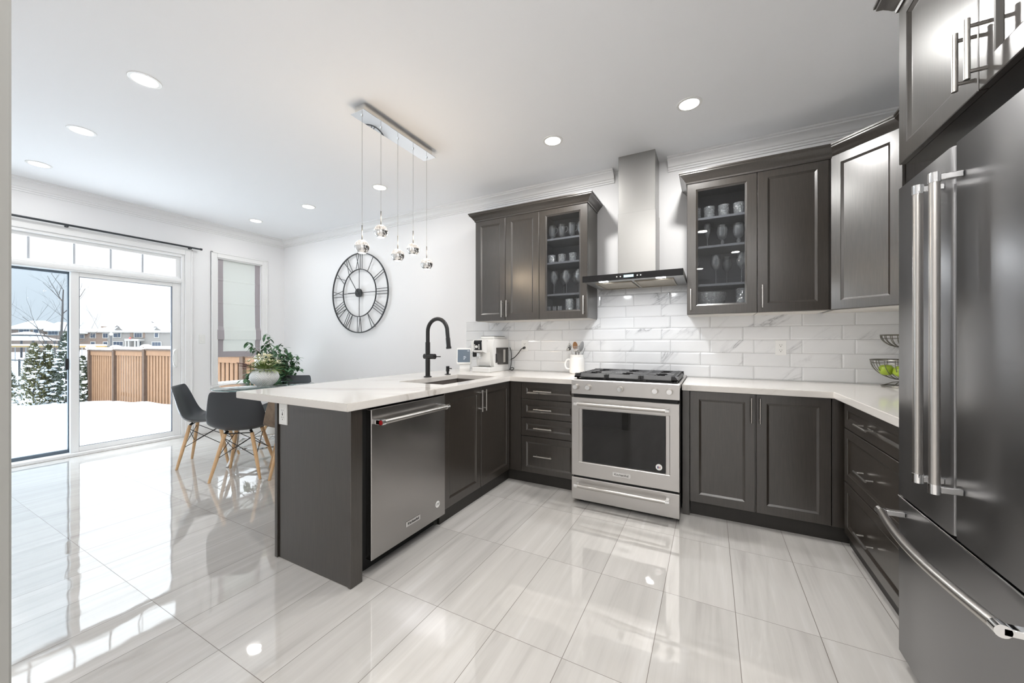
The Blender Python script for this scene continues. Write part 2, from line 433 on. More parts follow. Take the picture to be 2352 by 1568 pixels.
def thing(name, label, cat, loc=(0, 0, 0), rotz=0., group=None):
    o = bpy.data.objects.new(name, None); COL.objects.link(o); o.empty_display_size = .1
    o.location = loc; o.rotation_euler = (0, 0, rotz)
    return tag(o, label, cat, group)
def tag(o, label, cat, group=None):
    o['label'] = label; o['category'] = cat
    if group: o['group'] = group
    return o
def struct(o):
    o['kind'] = 'structure'; return o
def sroot(name, loc=(0, 0, 0)):
    o = bpy.data.objects.new(name, None); COL.objects.link(o); o.location = loc; o['kind'] = 'structure'; return o
def copy_tree(o, parent=None):
    c = o.copy(); COL.objects.link(c)
    if parent is not None: c.parent = parent
    for ch in list(o.children): copy_tree(ch, c)
    return c
def lampdata(name, kind, energy, col, parent, loc, size=.1, spread=None, shape='DISK'):
    d = bpy.data.lights.new(name, kind); d.energy = energy; d.color = col
    if kind == 'AREA':
        d.shape = shape; d.size = size
        if spread: d.spread = spread
    else: d.shadow_soft_size = size
    o = bpy.data.objects.new(name, d); COL.objects.link(o); o.parent = parent; o.location = loc; return o
def text(name, body, size, mat, parent, loc, rot, extrude=.0004, align='CENTER', squash=1.):
    c = bpy.data.curves.new(name, 'FONT'); c.body = body; c.size = size; c.extrude = extrude
    c.align_x = align; c.align_y = 'CENTER'; c.materials.append(mat)
    o = bpy.data.objects.new(name, c); COL.objects.link(o); o.parent = parent
    off = Vector((0, 0, 0)); p = parent
    while p is not None: off += p.location; p = p.parent
    dg = bpy.context.evaluated_depsgraph_get(); me = bpy.data.meshes.new_from_object(o.evaluated_get(dg)); bpy.data.objects.remove(o)
    o = bpy.data.objects.new(name, me); COL.objects.link(o); o.parent = parent
    o.location = Vector(loc)-off; o.rotation_euler = rot; o.scale = (squash, 1, 1); return o
FACE_NY = (pi/2, 0, 0); FACE_PX = (pi/2, 0, pi/2); FACE_NX = (pi/2, 0, -pi/2)

# ------------------------------------------------------------------ room shell
XL, XR, YB, ZC = -6.03, 1.33, 3.60, 2.84
YH = -4.2
struct(MB().box(XL-.15, XR+.15, YH-.15, YB+.15, -.12, 0).build('floor', M['floor']))
struct(MB().box(XL-.15, XR+.15, YH-.15, YB+.15, ZC, ZC+.12).build('ceiling', M['ceiling']))
struct(MB().box(XL-.15, XR+.15, YB, YB+.15, 0, ZC).build('wall_back', M['wall']))
struct(MB().box(XR, XR+.15, YH, YB, 0, ZC).build('wall_right', M['wall']))
struct(MB().box(-2.6, XR+.15, YH-.15, YH, 0, ZC).build('wall_hall', M['wall']))
struct(MB().box(-2.6, -2.45, YH, .02, 0, ZC).build('wall_passage', M['wall']))
struct(MB().box(XL, -1.02, .02, .14, 0, ZC).build('wall_front', M['wall']))
DY0, DY1, DZ1 = .45, 2.315, 2.36        # patio opening
WY0, WY1, WZ0, WZ1 = 2.675, 3.265, .64, 2.40
wl = MB()
wl.box(XL-.15, XL, .02, DY0, 0, ZC); wl.box(XL-.15, XL, DY0, DY1, DZ1, ZC); wl.box(XL-.15, XL, DY1, WY0, 0, ZC)
wl.box(XL-.15, XL, WY0, WY1, 0, WZ0); wl.box(XL-.15, XL, WY0, WY1, WZ1, ZC); wl.box(XL-.15, XL, WY1, YB, 0, ZC)
struct(wl.build('wall_left', M['wall']))
# near door jamb at the very left of the view
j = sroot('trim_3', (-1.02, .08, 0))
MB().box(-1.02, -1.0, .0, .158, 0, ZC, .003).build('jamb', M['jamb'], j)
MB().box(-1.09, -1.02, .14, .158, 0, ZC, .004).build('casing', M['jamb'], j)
MB().box(-1.0005, -.997, .09, .115, 1.045, 1.10, .001).build('strike_plate', M['nickel'], j)
# crown moulding
def crown_prof(k=1.):   # (out from wall, z)
    return [(0, ZC-.105*k), (.012, ZC-.105*k), (.012, ZC-.092*k), (.022, ZC-.088*k), (.022, ZC-.076*k), (.032, ZC-.070*k), (.038, ZC-.056*k), (.052, ZC-.038*k),
            (.070, ZC-.028*k), (.078, ZC-.026*k), (.078, ZC-.016*k), (.090, ZC-.012*k), (.095, ZC-.0005), (0, ZC-.0005)]
c = MB()
for a, b_ in ((XL+.0, -.80), (-.33, XR)):
    c.prism([(YB-d, z) for d, z in crown_prof()], 'y' if False else 'x', a, b_)
struct(c.build('trim_1', M['trim'], smooth=25))
c = MB(); c.prism([(XL+d*1.1, z) for d, z in crown_prof(1.15)], 'y', .14, YB-.0)
struct(c.build('trim_2', M['trim'], smooth=25))
# baseboards
bb = MB()
for a, b_ in ((DY1+.09, YB),):
    bb.box(XL, XL+.016, a, b_, 0, .13, .004)
struct(bb.build('baseboard_left', M['trim']))
struct(MB().box(XL+.016, -2.2, YB-.016, YB, 0, .13, .004).build('baseboard_back', M['trim']))

# ------------------------------------------------------------------ patio door
d = sroot('door_1', (XL, (DY0+DY1)/2, 0))
cs = MB()
def casing(mb, y0, y1, z0, z1, w=.078, floor=True):
    for (a, b_, e, g) in ((y1, y1+w, z0, z1+w), (y0-w, y0, z0, z1+w), (y0, y1, z1, z1+w)):
        mb.box(XL, XL+.016, a, b_, e, g, .004)
    mb.box(XL, XL+.024, y1+w-.02, y1+w, z0, z1+w, .004); mb.box(XL, XL+.024, y0-w, y0-w+.02, z0, z1+w, .004)
    mb.box(XL, XL+.024, y0-w, y1+w, z1+w-.02, z1+w, .004)
casing(cs, DY0, DY1, 0, DZ1)
cs.build('casing', M['trim'], d)
fr = MB()
fr.box(XL-.14, XL, DY1-.03, DY1, 0, DZ1, .003); fr.box(XL-.14, XL, DY0, DY0+.03, 0, DZ1, .003)
fr.box(XL-.14, XL, DY0+.03, DY1-.03, DZ1-.03, DZ1, .003)
fr.box(XL-.14, XL+.012, DY0+.03, DY1-.03, 0, .035, .004)
fr.box(XL-.14, XL-.004, DY0+.03, DY1-.03, 1.985, 2.045, .005)
fr.box(XL-.06, XL+.004, DY0+.03, DY1-.03, 2.0, 2.03, .004)
fr.build('frame', M['trim'], d)
tr = MB()
X0, X1 = XL-.08, XL-.04
tr.box(X0, X1, DY0+.03, DY1-.03, 2.045, 2.072, .003); tr.box(X0, X1, DY0+.03, DY1-.03, 2.292, 2.33, .003)
tr.box(X0, X1, 2.237, DY1-.03, 2.072, 2.292, .003); tr.box(X0, X1, DY0+.03, .535, 2.072, 2.292, .003)
tf = tr.build('transom_frame', M['trim'], d)
mu = MB()
for y in (.80, 1.062, 1.37, 1.65, 1.923): mu.box(X0+.012, X1-.012, y-.008, y+.008, 2.072, 2.292)
mu.build('muntin', P('muntin_grey', s(186, 190, 196), .5), tf)
MB().box(XL-.063, XL-.058, .535, 2.237, 2.072, 2.292).build('pane', M['pane'], tf)
# fixed right sash
sh = MB(); sx0, sx1 = XL-.07, XL-.03
sh.box(sx0, sx1, 1.338, 1.402, .035, 1.985, .004); sh.box(sx0, sx1, 2.20, DY1-.03, .035, 1.985, .004)
sh.box(sx0, sx1, 1.402, 2.20, .035, .092, .004); sh.box(sx0, sx1, 1.402, 2.20, 1.938, 1.985, .004)
sr = sh.build('sash', M['trim'], d)
MB().box(sx0+.017, sx0+.023, 1.402, 2.20, .092, 1.938).build('pane', M['pane'], sr)
g = MB()
for (a, b_, e, f_) in ((1.402, 1.406, .092, 1.938), (2.192, 2.20, .092, 1.938), (1.402, 2.20, .092, .096), (1.402, 2.20, 1.934, 1.938)): g.box(sx0+.012, sx1-.004, a, b_, e, f_)
g.build('gasket', P('gasket', s(96, 104, 116), .5), sr)
h = MB(); hy, hz = 2.232, 1.025
h.box(sx1, sx1+.012, hy-.018, hy+.018, hz-.12, hz+.12, .005)
h.tube([(sx1+.012, hy-.004, hz-.105), (sx1+.04, hy-.03, hz-.085), (sx1+.05, hy-.042, hz-.03), (sx1+.05, hy-.042, hz+.03), (sx1+.04, hy-.03, hz+.085), (sx1+.012, hy-.004, hz+.105)], .009, 8)
h.build('handle', M['white_plastic'], sr, 40)
# sliding left leaf behind a screen
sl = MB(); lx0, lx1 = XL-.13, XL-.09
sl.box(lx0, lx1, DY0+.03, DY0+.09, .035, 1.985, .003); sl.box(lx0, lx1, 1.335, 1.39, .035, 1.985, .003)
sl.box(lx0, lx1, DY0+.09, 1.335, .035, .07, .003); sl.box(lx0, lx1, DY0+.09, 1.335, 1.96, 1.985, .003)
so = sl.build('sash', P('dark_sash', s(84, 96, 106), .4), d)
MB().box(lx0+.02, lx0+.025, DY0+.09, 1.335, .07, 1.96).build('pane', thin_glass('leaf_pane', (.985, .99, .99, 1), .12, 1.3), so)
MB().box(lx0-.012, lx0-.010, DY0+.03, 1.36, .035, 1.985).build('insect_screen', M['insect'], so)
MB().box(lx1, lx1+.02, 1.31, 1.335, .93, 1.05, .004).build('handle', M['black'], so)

# ------------------------------------------------------------------ window with blind
w = sroot('window_1', (XL, (WY0+WY1)/2, WZ0))
cs = MB(); casing(cs, WY0, WY1, WZ0-.0, WZ1, .075); cs.box(XL, XL+.016, WY0-.075, WY1+.075, WZ0-.08, WZ0, .004)
cs.box(XL-.14, XL, WY0, WY0+.012, WZ0, WZ1); cs.box(XL-.14, XL, WY1-.012, WY1, WZ0, WZ1); cs.box(XL-.14, XL, WY0, WY1, WZ0, WZ0+.012); cs.box(XL-.14, XL, WY0, WY1, WZ1-.012, WZ1)
cs.build('window_frame', M['trim'], w)
sh = MB()
for (a, b_, e, f_) in ((WY0+.012, WY0+.03, WZ0+.012, WZ1-.012), (WY1-.045, WY1-.012, WZ0+.012, WZ1-.012), (WY0+.03, WY1-.045, WZ0+.012, WZ0+.03), (WY0+.03, WY1-.045, WZ1-.05, WZ1-.012)):
    sh.box(XL-.12, XL-.07, a, b_, e, f_, .003)
sr = sh.build('sash', M['trim'], w)
MB().box(XL-.098, XL-.092, WY0+.03, WY1-.045, WZ0+.03, WZ1-.05).build('pane', M['pane'], sr)
bl = thing('roman_blind', 'sheer roman blind with grey borders half lowered over the narrow window', 'blind', (XL, (WY0+WY1)/2, 1.02))
by0, by1, bz0, bz1, bx = WY0+.002, WY1-.014, 1.02, WZ1-.014, XL-.03
sheer = MB()
def cloth(mb, y0, y1, pts):   # pts: (x,z) down the cloth; a thin closed sheet
    n = len(pts); vs = []
    for (x, z) in pts: vs += [(x, y0, z), (x, y1, z)]
    fs = [(2*i, 2*i+1, 2*i+3, 2*i+2) for i in range(n-1)]
    mb.add(vs, fs)
prof = [(bx, bz1), (bx, 2.12), (bx+.004, 2.10), (bx, 2.08), (bx, 1.80), (bx+.004, 1.78), (bx, 1.76), (bx+.008, 1.45), (bx+.03, 1.40), (bx+.034, 1.27), (bx+.012, 1.255), (bx+.004, 1.25), (bx, bz0)]
cloth(sheer, by0+.085, by1-.075, [(x, z) for x, z in prof[:-1]]+[(bx, bz0+.08)])
sheer.build('sheer_panel', M['blind'], bl)
bd = MB()
cloth(bd, by0, by0+.085, [(x+.001, z) for x, z in prof]); cloth(bd, by1-.075, by1, [(x+.001, z) for x, z in prof])
cloth(bd, by0+.085, by1-.075, [(bx+.001, bz0+.08), (bx+.001, bz0)])
bd.build('grey_border', M['blind_trim'], bl)
MB().box(bx-.03, bx+.01, by0, by1, bz1, bz1+.013).build('head_rail', M['white_plastic'], bl)
# curtain rod
cr = thing('curtain_rod', 'black curtain rod without curtains above the patio door', 'curtain rod', (XL, 1.3, 2.46))
rb = MB(); rb.tube([(XL+.06, .25, 2.458), (XL+.06, 2.455, 2.458)], .011, 10)
rb.build('pole', M['rod'], cr, 40)
MB().tube([(XL+.06, 2.455, 2.458), (XL+.06, 2.478, 2.458)], .014, 10).build('finial', M['rod'], cr, 40)
for y in (1.30, 2.36):
    q = MB(); q.box(XL, XL+.006, y-.012, y+.012, 2.42, 2.475, .001); q.box(XL+.006, XL+.066, y-.006, y+.006, 2.436, 2.447, .001); q.build('bracket', M['rod'], cr)
sw = thing('light_switch', 'white rocker light switch between patio door and narrow window', 'light switch', (XL, 2.502, 1.27))
MB().box(XL, XL+.006, 2.467, 2.537, 1.212, 1.328, .002).build('plate', M['white_plastic'], sw)
MB().box(XL+.006, XL+.010, 2.485, 2.519, 1.237, 1.303, .002).build('rocker', M['white_plastic'], sw)

# ------------------------------------------------------------------ cabinets
def bar_handle(p0, p1, nrm, parent, r=.0055, off=.034, world=True, name='handle'):
    p0, p1, nrm = Vector(p0), Vector(p1), Vector(nrm); mb = MB(); dd = (p1-p0); L = dd.length; dd.normalize()
    mb.tube([p0+nrm*off, p1+nrm*off], r, 12)
    e = min(.02, L*.16)
    for q in (p0+dd*e, p1-dd*e): mb.tube([q, q+nrm*off], r*.8, 8)
    return mb.build(name, M['nickel'], parent, 40, world)
UX, UZ, NY = (1, 0, 0), (0, 0, 1), (0, -1, 0)

def carcass(mb, x0, x1, y0, y1, z0, z1, t=.018):
    mb.box(x0, x0+t, y0, y1, z0, z1); mb.box(x1-t, x1, y0, y1, z0, z1)
    mb.box(x0+t, x1-t, y0, y1, z1-t, z1); mb.box(x0+t, x1-t, y0, y1, z0, z0+t); mb.box(x0+t, x1-t, y1-.008, y1, z0+t, z1-t)
Z0U, Z1U, YU = 1.445, 2.483, 3.27
SHELVES = (2.205, 1.98, 1.68)
def wall_cab(name, label, x0, x1, doors, handles, glass=False):
    t = thing(name, label, 'cabinet', ((x0+x1)/2, YB, Z0U))
    yb0 = YU+.021
    if glass:
        cc = MB(); carcass(cc, x0, x1, yb0, YB-.002, Z0U, Z1U); cc.build('carcass', M['cab_in'], t)
        sk = MB()
        sk.box(x0-.001, x0, yb0, YB-.002, Z0U, Z1U); sk.box(x1, x1+.001, yb0, YB-.002, Z0U, Z1U); sk.build('side_skin', M['cab'], t)
        for z in SHELVES: MB().box(x0+.018, x1-.018, yb0+.02, YB-.012, z-.018, z, .001).build('shelf', M['cab_in'], t)
    else:
        MB().box(x0, x1, yb0, YB-.002, Z0U, Z1U).build('carcass', M['cab'], t)
    MB().box(x0+.004, x1-.004, yb0+.01, YB-.006, Z0U-.004, Z0U).build('underside', M['white_under'], t)
    for (a, b_), hx in zip(doors, handles):
        dm = MB().panel((a+.0015, YU+.02, Z0U+.001), UX, UZ, NY, b_-a-.003, Z1U-Z0U-.002, .02, .062, .010, hole=glass).build('door', M['cab'], t)
        if glass: MB().box(a+.07, b_-.07, YU+.006, YU+.010, Z0U+.07, Z1U-.07).build('glass_pane', M['cab_glass'], dm)
        bar_handle((hx, YU, Z0U+.03), (hx, YU, Z0U+.195), NY, dm)
    return t
wall_cab('wall_cabinet', 'dark grey two-door wall cabinet at the left end above the coffee machine', -2.159, -1.438, [(-2.159, -1.805), (-1.805, -1.438)], [-1.832, -1.778])
wall_cab('wall_cabinet', 'dark glass-door wall cabinet of glassware left of the range hood', -1.438, -.968, [(-1.438, -.968)], [-.998], True)
wall_cab('wall_cabinet', 'dark glass-door wall cabinet of glassware right of the range hood', -.162, .306, [(-.162, .306)], [-.132], True)
wall_cab('wall_cabinet', 'dark solid-door wall cabinet between glass cabinet and corner cabinet', .306, .719, [(.306, .719)], [.336])
MB().box(.7195, .742, YU+.008, YB-.002, Z0U, Z1U).build('filler_strip', M['cab'], None)
tag(bpy.context.scene.objects['filler_strip'], 'narrow dark filler strip left of the diagonal corner cabinet', 'filler strip')
# crowns on the wall cabinets
CP = [(0, 0), (.006, 0), (.008, .012), (.014, .018), (.022, .030), (.034, .046), (.046, .056), (.050, .060), (.050, .068), (.056, .072), (.056, .082), (0, .082)]
def crown_path(name, label, path, z, closed_back=True):
    """path: list of (x,y) along the cabinet front, outside on the right-hand side of travel"""
    n = len(path); P2 = [Vector(p) for p in path]; nr = []
    for i in range(n-1):
        dv = (P2[i+1]-P2[i]).normalized(); nr.append(Vector((dv.y, -dv.x)))
    offs = []
    for i in range(n):
        if i == 0: offs.append(nr[0])
        elif i == n-1: offs.append(nr[-1])
        else:
            b_ = (nr[i-1]+nr[i]); b_.normalize(); offs.append(b_/max(.3, b_.dot(nr[i])))
    mb = MB(); loops = []
    for i in range(n):
        loops.append([(P2[i].x+offs[i].x*dd, P2[i].y+offs[i].y*dd, z+zz) for dd, zz in CP])
    mb.loops(loops)
    o = mb.build(name, M['cab'], None, 22); return tag(o, label, 'crown moulding')
crown_path('cabinet_crown', 'dark crown moulding on top of the left wall cabinets', [(-2.159, YB-.004), (-2.159, YU), (-.968, YU), (-.968, YB-.004)], Z1U-.012)
crown_path('cabinet_crown', 'dark crown moulding running over right wall cabinets and corner cabinet', [(-.162, YB-.004), (-.162, YU), (.738, YU), (1.004, 3.004), (1.004, 2.6)], Z1U-.012)
# diagonal corner cabinet
dg = thing('corner_cabinet', 'diagonal corner wall cabinet catching pale light, beside the refrigerator', 'cabinet', (1.1, 3.4, Z0U))
q = MB(); q.prism([(.745, 3.287), (.745, YB-.002), (XR-.002, YB-.002), (XR-.002, 3.014), (1.014, 3.014)], 'z', Z0U, Z1U); q.build('carcass', M['cab'], dg)
uu = Vector((1, -1, 0)).normalized(); nn = Vector((-1, -1, 0)).normalized()
MB().panel(Vector((.7405, 3.2815, Z0U+.001)), uu, UZ, nn, .378, Z1U-Z0U-.002, .02, .058, .010).build('door', M['cab'], dg)
q = MB(); q.prism([(.75, 3.29), (.75, YB-.006), (XR-.006, YB-.006), (XR-.006, 3.02), (1.018, 3.02)], 'z', Z0U-.004, Z0U); q.build('underside', M['white_under'], dg)

# base cabinets
ZT = .885; YF = 2.93; XP = -1.57
def base_unit(name, label, x0, x1, y0, y1, box=True):
    t = thing(name, label, 'cabinet', ((x0+x1)/2, (y0+y1)/2, 0)); return t
# drawer bank left of the range
t = base_unit('drawer_cabinet', 'dark base cabinet with four drawers left of the stainless range', -1.455, -.945, YF, YB)
MB().box(-1.455, -.945, YF+.021, YB-.012, .10, ZT).build('carcass', M['cab'], t)
MB().box(-1.606, -.945, YF+.042, YF+.06, 0, .10).build('toe_kick', M['toe'], t)
for za, zb in ((.735, .880), (.573, .732), (.416, .570), (.102, .413)):
    dr = MB().panel((-1.459+.002, YF+.02, za+.001), UX, UZ, NY, .500, zb-za-.002, .02, .045, .009).build('drawer', M['cab'], t)
    zc = (za+zb)/2
    bar_handle((-1.327, YF, zc), (-1.163, YF, zc), NY, dr)
MB().box(-1.588, -1.4605, YF+.004, YF+.02, .10, ZT).build('corner_filler', M['cab'], None)
tag(SC.objects['corner_filler'], 'dark corner filler between sink cabinet and drawer cabinet', 'filler strip')
# two-door base right of the range
t = base_unit('base_cabinet', 'dark two-door base cabinet right of the stainless range', -.127, .656, YF, YB)
MB().box(-.127, .656, YF+.021, YB-.012, .10, ZT).build('carcass', M['cab'], t)
MB().box(-.125, .75, YF+.042, YF+.06, 0, .10).build('toe_kick', M['toe'], t)
for a, b_, hx in ((-.127, .264, .240), (.267, .656, .288)):
    dm = MB().panel((a+.002, YF+.02, .102), UX, UZ, NY, b_-a-.004, .778, .02, .056, .009).build('door', M['cab'], t)
    bar_handle((hx, YF, .694), (hx, YF, .858), NY, dm)
MB().box(-.174, -.130, YF+.004, YB-.02, 0, ZT).build('end_filler', M['cab'], None)
tag(SC.objects['end_filler'], 'dark upright filler panel touching the right side of the range', 'filler strip')
MB().box(.658, .716, YF+.004, YF+.02, .10, ZT).build('corner_filler', M['cab'], None)
tag(SC.objects['corner_filler.001'], 'dark corner filler beside the three-drawer cabinet', 'filler strip')
# three-drawer base by the refrigerator
XD = .70
t = base_unit('drawer_cabinet', 'dark three-drawer base cabinet beside the refrigerator', XD, XR, 1.99, 2.88)
MB().box(XD+.021, XR-.012, 1.985, 2.90, .10, ZT).build('carcass', M['cab'], t)
MB().box(XD+.045, XD+.06, 1.985, 2.95, 0, .10).build('toe_kick', M['toe'], t)
for za, zb in ((.722, .880), (.408, .719), (.102, .405)):
    dr = MB().panel((XD+.02, 2.869, za+.001), (0, -1, 0), UZ, (-1, 0, 0), .88, zb-za-.002, .02, .05, .009).build('drawer', M['cab'], t)
    zc = {.722: .79, .408: .545, .102: .222}[za]
    bar_handle((XD, 2.58, zc), (XD, 2.41, zc), (-1, 0, 0), dr)
# peninsula: sink cabinet, end panel
t = base_unit('sink_cabinet', 'dark two-door sink cabinet between dishwasher and corner', -2.17, XP, 2.0, 2.93)
q = MB()
q.box(-2.168, XP-.021, 2.0, 2.018, .10, ZT); q.box(-2.168, XP-.021, 2.955, 2.972, .10, ZT); q.box(-2.168, -2.15, 2.018, 2.955, .10, ZT); q.box(-2.15, XP-.021, 2.018, 2.955, .10, .118)
q.box(XP-.038, XP-.021, 2.018, 2.955, .118, ZT)
q.build('carcass', M['cab'], t)
MB().box(XP-.055, XP-.036, 1.995, 2.972, 0, .10).build('toe_kick', M['toe'], t)
for a, b_, hy in ((2.0, 2.453, 2.427), (2.456, 2.925, 2.482)):
    dm = MB().panel((XP-.02, a+.002, .102), (0, 1, 0), UZ, (1, 0, 0), b_-a-.004, .778, .02, .056, .009).build('door', M['cab'], t)
    bar_handle((XP, hy, .694), (XP, hy, .858), (1, 0, 0), dm)
t = thing('peninsula_gable', 'tall dark wood end panel closing the near end of the peninsula', 'cabinet panel', (-1.88, 1.30, 0))
MB().box(-2.172, XP-.004, 1.268, 1.334, 0, ZT, .002).build('panel', M['cab'], t)
MB().box(XP-.022, XP, 1.264, 1.336, 0, ZT, .002).build('front_stile', M['cab'], t)
MB().box(-2.198, -2.174, 1.258, 2.972, 0, ZT, .002).build('back_panel', M['cab'], t)

# ------------------------------------------------------------------ worktop with cut-out
def worktop(name, label, rects, hole=None):
    z0, z1 = ZT, .925; mb = MB()
    xs = sorted({r[0] for r in rects} | {r[1] for r in rects} | ({hole[0], hole[1]} if hole else set()))
    ys = sorted({r[2] for r in rects} | {r[3] for r in rects} | ({hole[2], hole[3]} if hole else set()))
    bm = bmesh.new(); cache = {}
    def V(x, y):
        if (x, y) not in cache: cache[(x, y)] = bm.verts.new((x, y, z1))
        return cache[(x, y)]
    for i in range(len(xs)-1):
        for k in range(len(ys)-1):
            cx, cy = (xs[i]+xs[i+1])/2, (ys[k]+ys[k+1])/2
            if hole and hole[0] < cx < hole[1] and hole[2] < cy < hole[3]: continue
            if any(r[0] < cx < r[1] and r[2] < cy < r[3] for r in rects):
                bm.faces.new([V(xs[i], ys[k]), V(xs[i+1], ys[k]), V(xs[i+1], ys[k+1]), V(xs[i], ys[k+1])])
    bmesh.ops.dissolve_limit(bm, angle_limit=.01, verts=bm.verts, edges=bm.edges)
    ex = bmesh.ops.extrude_face_region(bm, geom=list(bm.faces)); vv = [e for e in ex['geom'] if isinstance(e, bmesh.types.BMVert)]
    bmesh.ops.translate(bm, verts=vv, vec=(0, 0, z0-z1))
    bmesh.ops.recalc_face_normals(bm, faces=bm.faces)
    eds = [e for e in bm.edges if len(e.link_faces) == 2 and e.calc_face_angle(0) > .5]
    bmesh.ops.bevel(bm, geom=eds, offset=.003, segments=2, affect='EDGES')
    me = bpy.data.meshes.new(name); bm.to_mesh(me); bm.free(); me.materials.append(M['counter'])
    o = bpy.data.objects.new(name, me); COL.objects.link(o); return tag(o, label, 'worktop')
XE = -1.548; YE = 2.893
worktop('worktop', 'white veined quartz worktop over the peninsula, turning the corner to the range', [(-2.545, XE, 1.228, YB-.012), (XE, -.944, YE, YB-.012)], (-2.09, -1.668, 2.112, 2.86))
worktop('worktop', 'white veined quartz worktop right of the range under the fruit basket', [(-.176, XR-.002, YE, YB-.012), (.657, XR-.002, 1.985, YE)])
# sink
sk = thing('sink', 'dark grey undermount kitchen sink in the peninsula worktop', 'sink', (-1.88, 2.486, .70))
q = MB(); hx0, hx1, hy0, hy1 = -2.096, -1.662, 2.106, 2.866; zt, zb_ = .884, .70
r0 = [(hx0-.014, hy0-.014, zt), (hx1+.014, hy0-.014, zt), (hx1+.014, hy1+.014, zt), (hx0-.014, hy1+.014, zt)]
def rr(x0, x1, y0, y1, z): return [(x0, y0, z), (x1, y0, z), (x1, y1, z), (x0, y1, z)]
q.loops([rr(hx0-.014, hx1+.014, hy0-.014, hy1+.014, zb_-.012), rr(hx0-.014, hx1+.014, hy0-.014, hy1+.014, zt), rr(hx0, hx1, hy0, hy1, zt), rr(hx0+.006, hx1-.006, hy0+.006, hy1-.006, zb_+.02), rr(hx0+.03, hx1-.03, hy0+.03, hy1-.03, zb_)])
q.build('basin', M['sink'], sk)
MB().lathe([(.001, .001), (.04, .001), (.045, .004), (.045, 0)], (-1.88, 2.486, zb_), 20).build('drain', M['chrome'], sk, 40)
# faucet
fx, fy, fz = -2.155, 2.52, .925
t = thing('faucet', 'matte black gooseneck kitchen faucet standing behind the sink', 'faucet', (fx, fy, fz))
MB().lathe([(.001, 0), (.034, 0), (.034, .006), (.028, .010), (.001, .010)], (fx, fy, fz), 24).build('base_flange', M['black'], t, 40)
q = MB(); q.tube([(fx, fy, fz+.008), (fx, fy, fz+.30)], .0205, 20); q.build('body', M['black'], t, 40)
arc = [(fx, fy, fz+.30), (fx, fy, fz+.39)]+[(fx+.105-.105*cos(pi*k/14), fy, fz+.39+.108*sin(pi*k/14)) for k in range(1, 14)]+[(fx+.212, fy, fz+.37), (fx+.216, fy, fz+.335)]
q = MB(); q.tube(arc, .0165, 16); q.build('gooseneck', M['black'], t, 40)
q = MB(); q.tube([(fx+.216, fy, fz+.335), (fx+.224, fy, fz+.262)], .0185, 16); q.tube([(fx+.224, fy, fz+.262), (fx+.226, fy, fz+.245)], .022, 16); q.build('spray_head', M['black'], t, 40)
q = MB(); q.tube([(fx-.035, fy, fz+.178), (fx+.078, fy, fz+.178)], .023, 18); q.build('valve', M['black'], t, 40)
q = MB(); q.tube([(fx+.078, fy, fz+.178), (fx+.138, fy, fz+.178)], .0045, 10); q.build('lever', M['black'], t, 40)
# soap dispenser
px_, py_ = -2.16, 2.805
t = thing('soap_dispenser', 'small matte black soap dispenser pump beside the faucet', 'soap dispenser', (px_, py_, fz))
MB().lathe([(.001, 0), (.028, 0), (.028, .005), (.012, .007), (.012, .03), (.001, .03)], (px_, py_, fz), 18).build('base', M['black'], t, 40)
q = MB(); q.tube([(px_, py_, fz+.03), (px_, py_, fz+.078)], .0165, 16); q.tube([(px_, py_, fz+.058), (px_+.045, py_, fz+.056)], .005, 8); q.build('pump_head', M['black'], t, 40)

# ------------------------------------------------------------------ backsplash
q = MB(); gz = .1065; TW = .3122; jt = .0012
def tile(mb, x0, x1, z0, z1, sh):
    yb, ym, yf = YB-.004, YB-.0085, YB-.0115; bx_ = .011
    A = [(x0, yb, z0), (x1, yb, z0), (x1, yb, z1), (x0, yb, z1)]; B = [(x, ym, z) for x, _, z in A]
    C = [(x0+bx_, yf, z0+bx_), (x1-bx_, yf, z0+bx_), (x1-bx_, yf, z1-bx_), (x0+bx_, yf, z1-bx_)]
    o = len(mb.v); mb.loops([A, B, C]); mb.attr += [sh]*12
rows = [(k, -2.498, XR) for k in range(5)]+[(k, -.966, -.163) for k in range(5, 8)]
random.seed(3)
for k, xa, xb in rows:
    za = .9255+gz*k; zb = za+gz-jt*2
    ph = -.936 if k % 2 == 0 else -1.010
    i0 = math.floor((xa-ph)/TW)
    x = ph+i0*TW
    while x < xb:
        a, b_ = max(x+jt, xa), min(x+TW-jt, xb)
        if b_-a > .026: tile(q, a, b_, za, min(zb, 1.4575 if k < 5 else 9), (random.uniform(-3, 3), random.uniform(-3, 3), random.uniform(-3, 3)))
        x += TW
bs = struct(q.build('backsplash', M['tile'])); tag(bs, 'white marble subway tiles with grey veins along the back wall', 'backsplash')
q = MB(); q.box(-2.498, XR, YB-.006, YB, .925, 1.458); q.box(-.966, -.163, YB-.006, YB, 1.458, 1.777)
q.build('grout', M['grout'], bs)

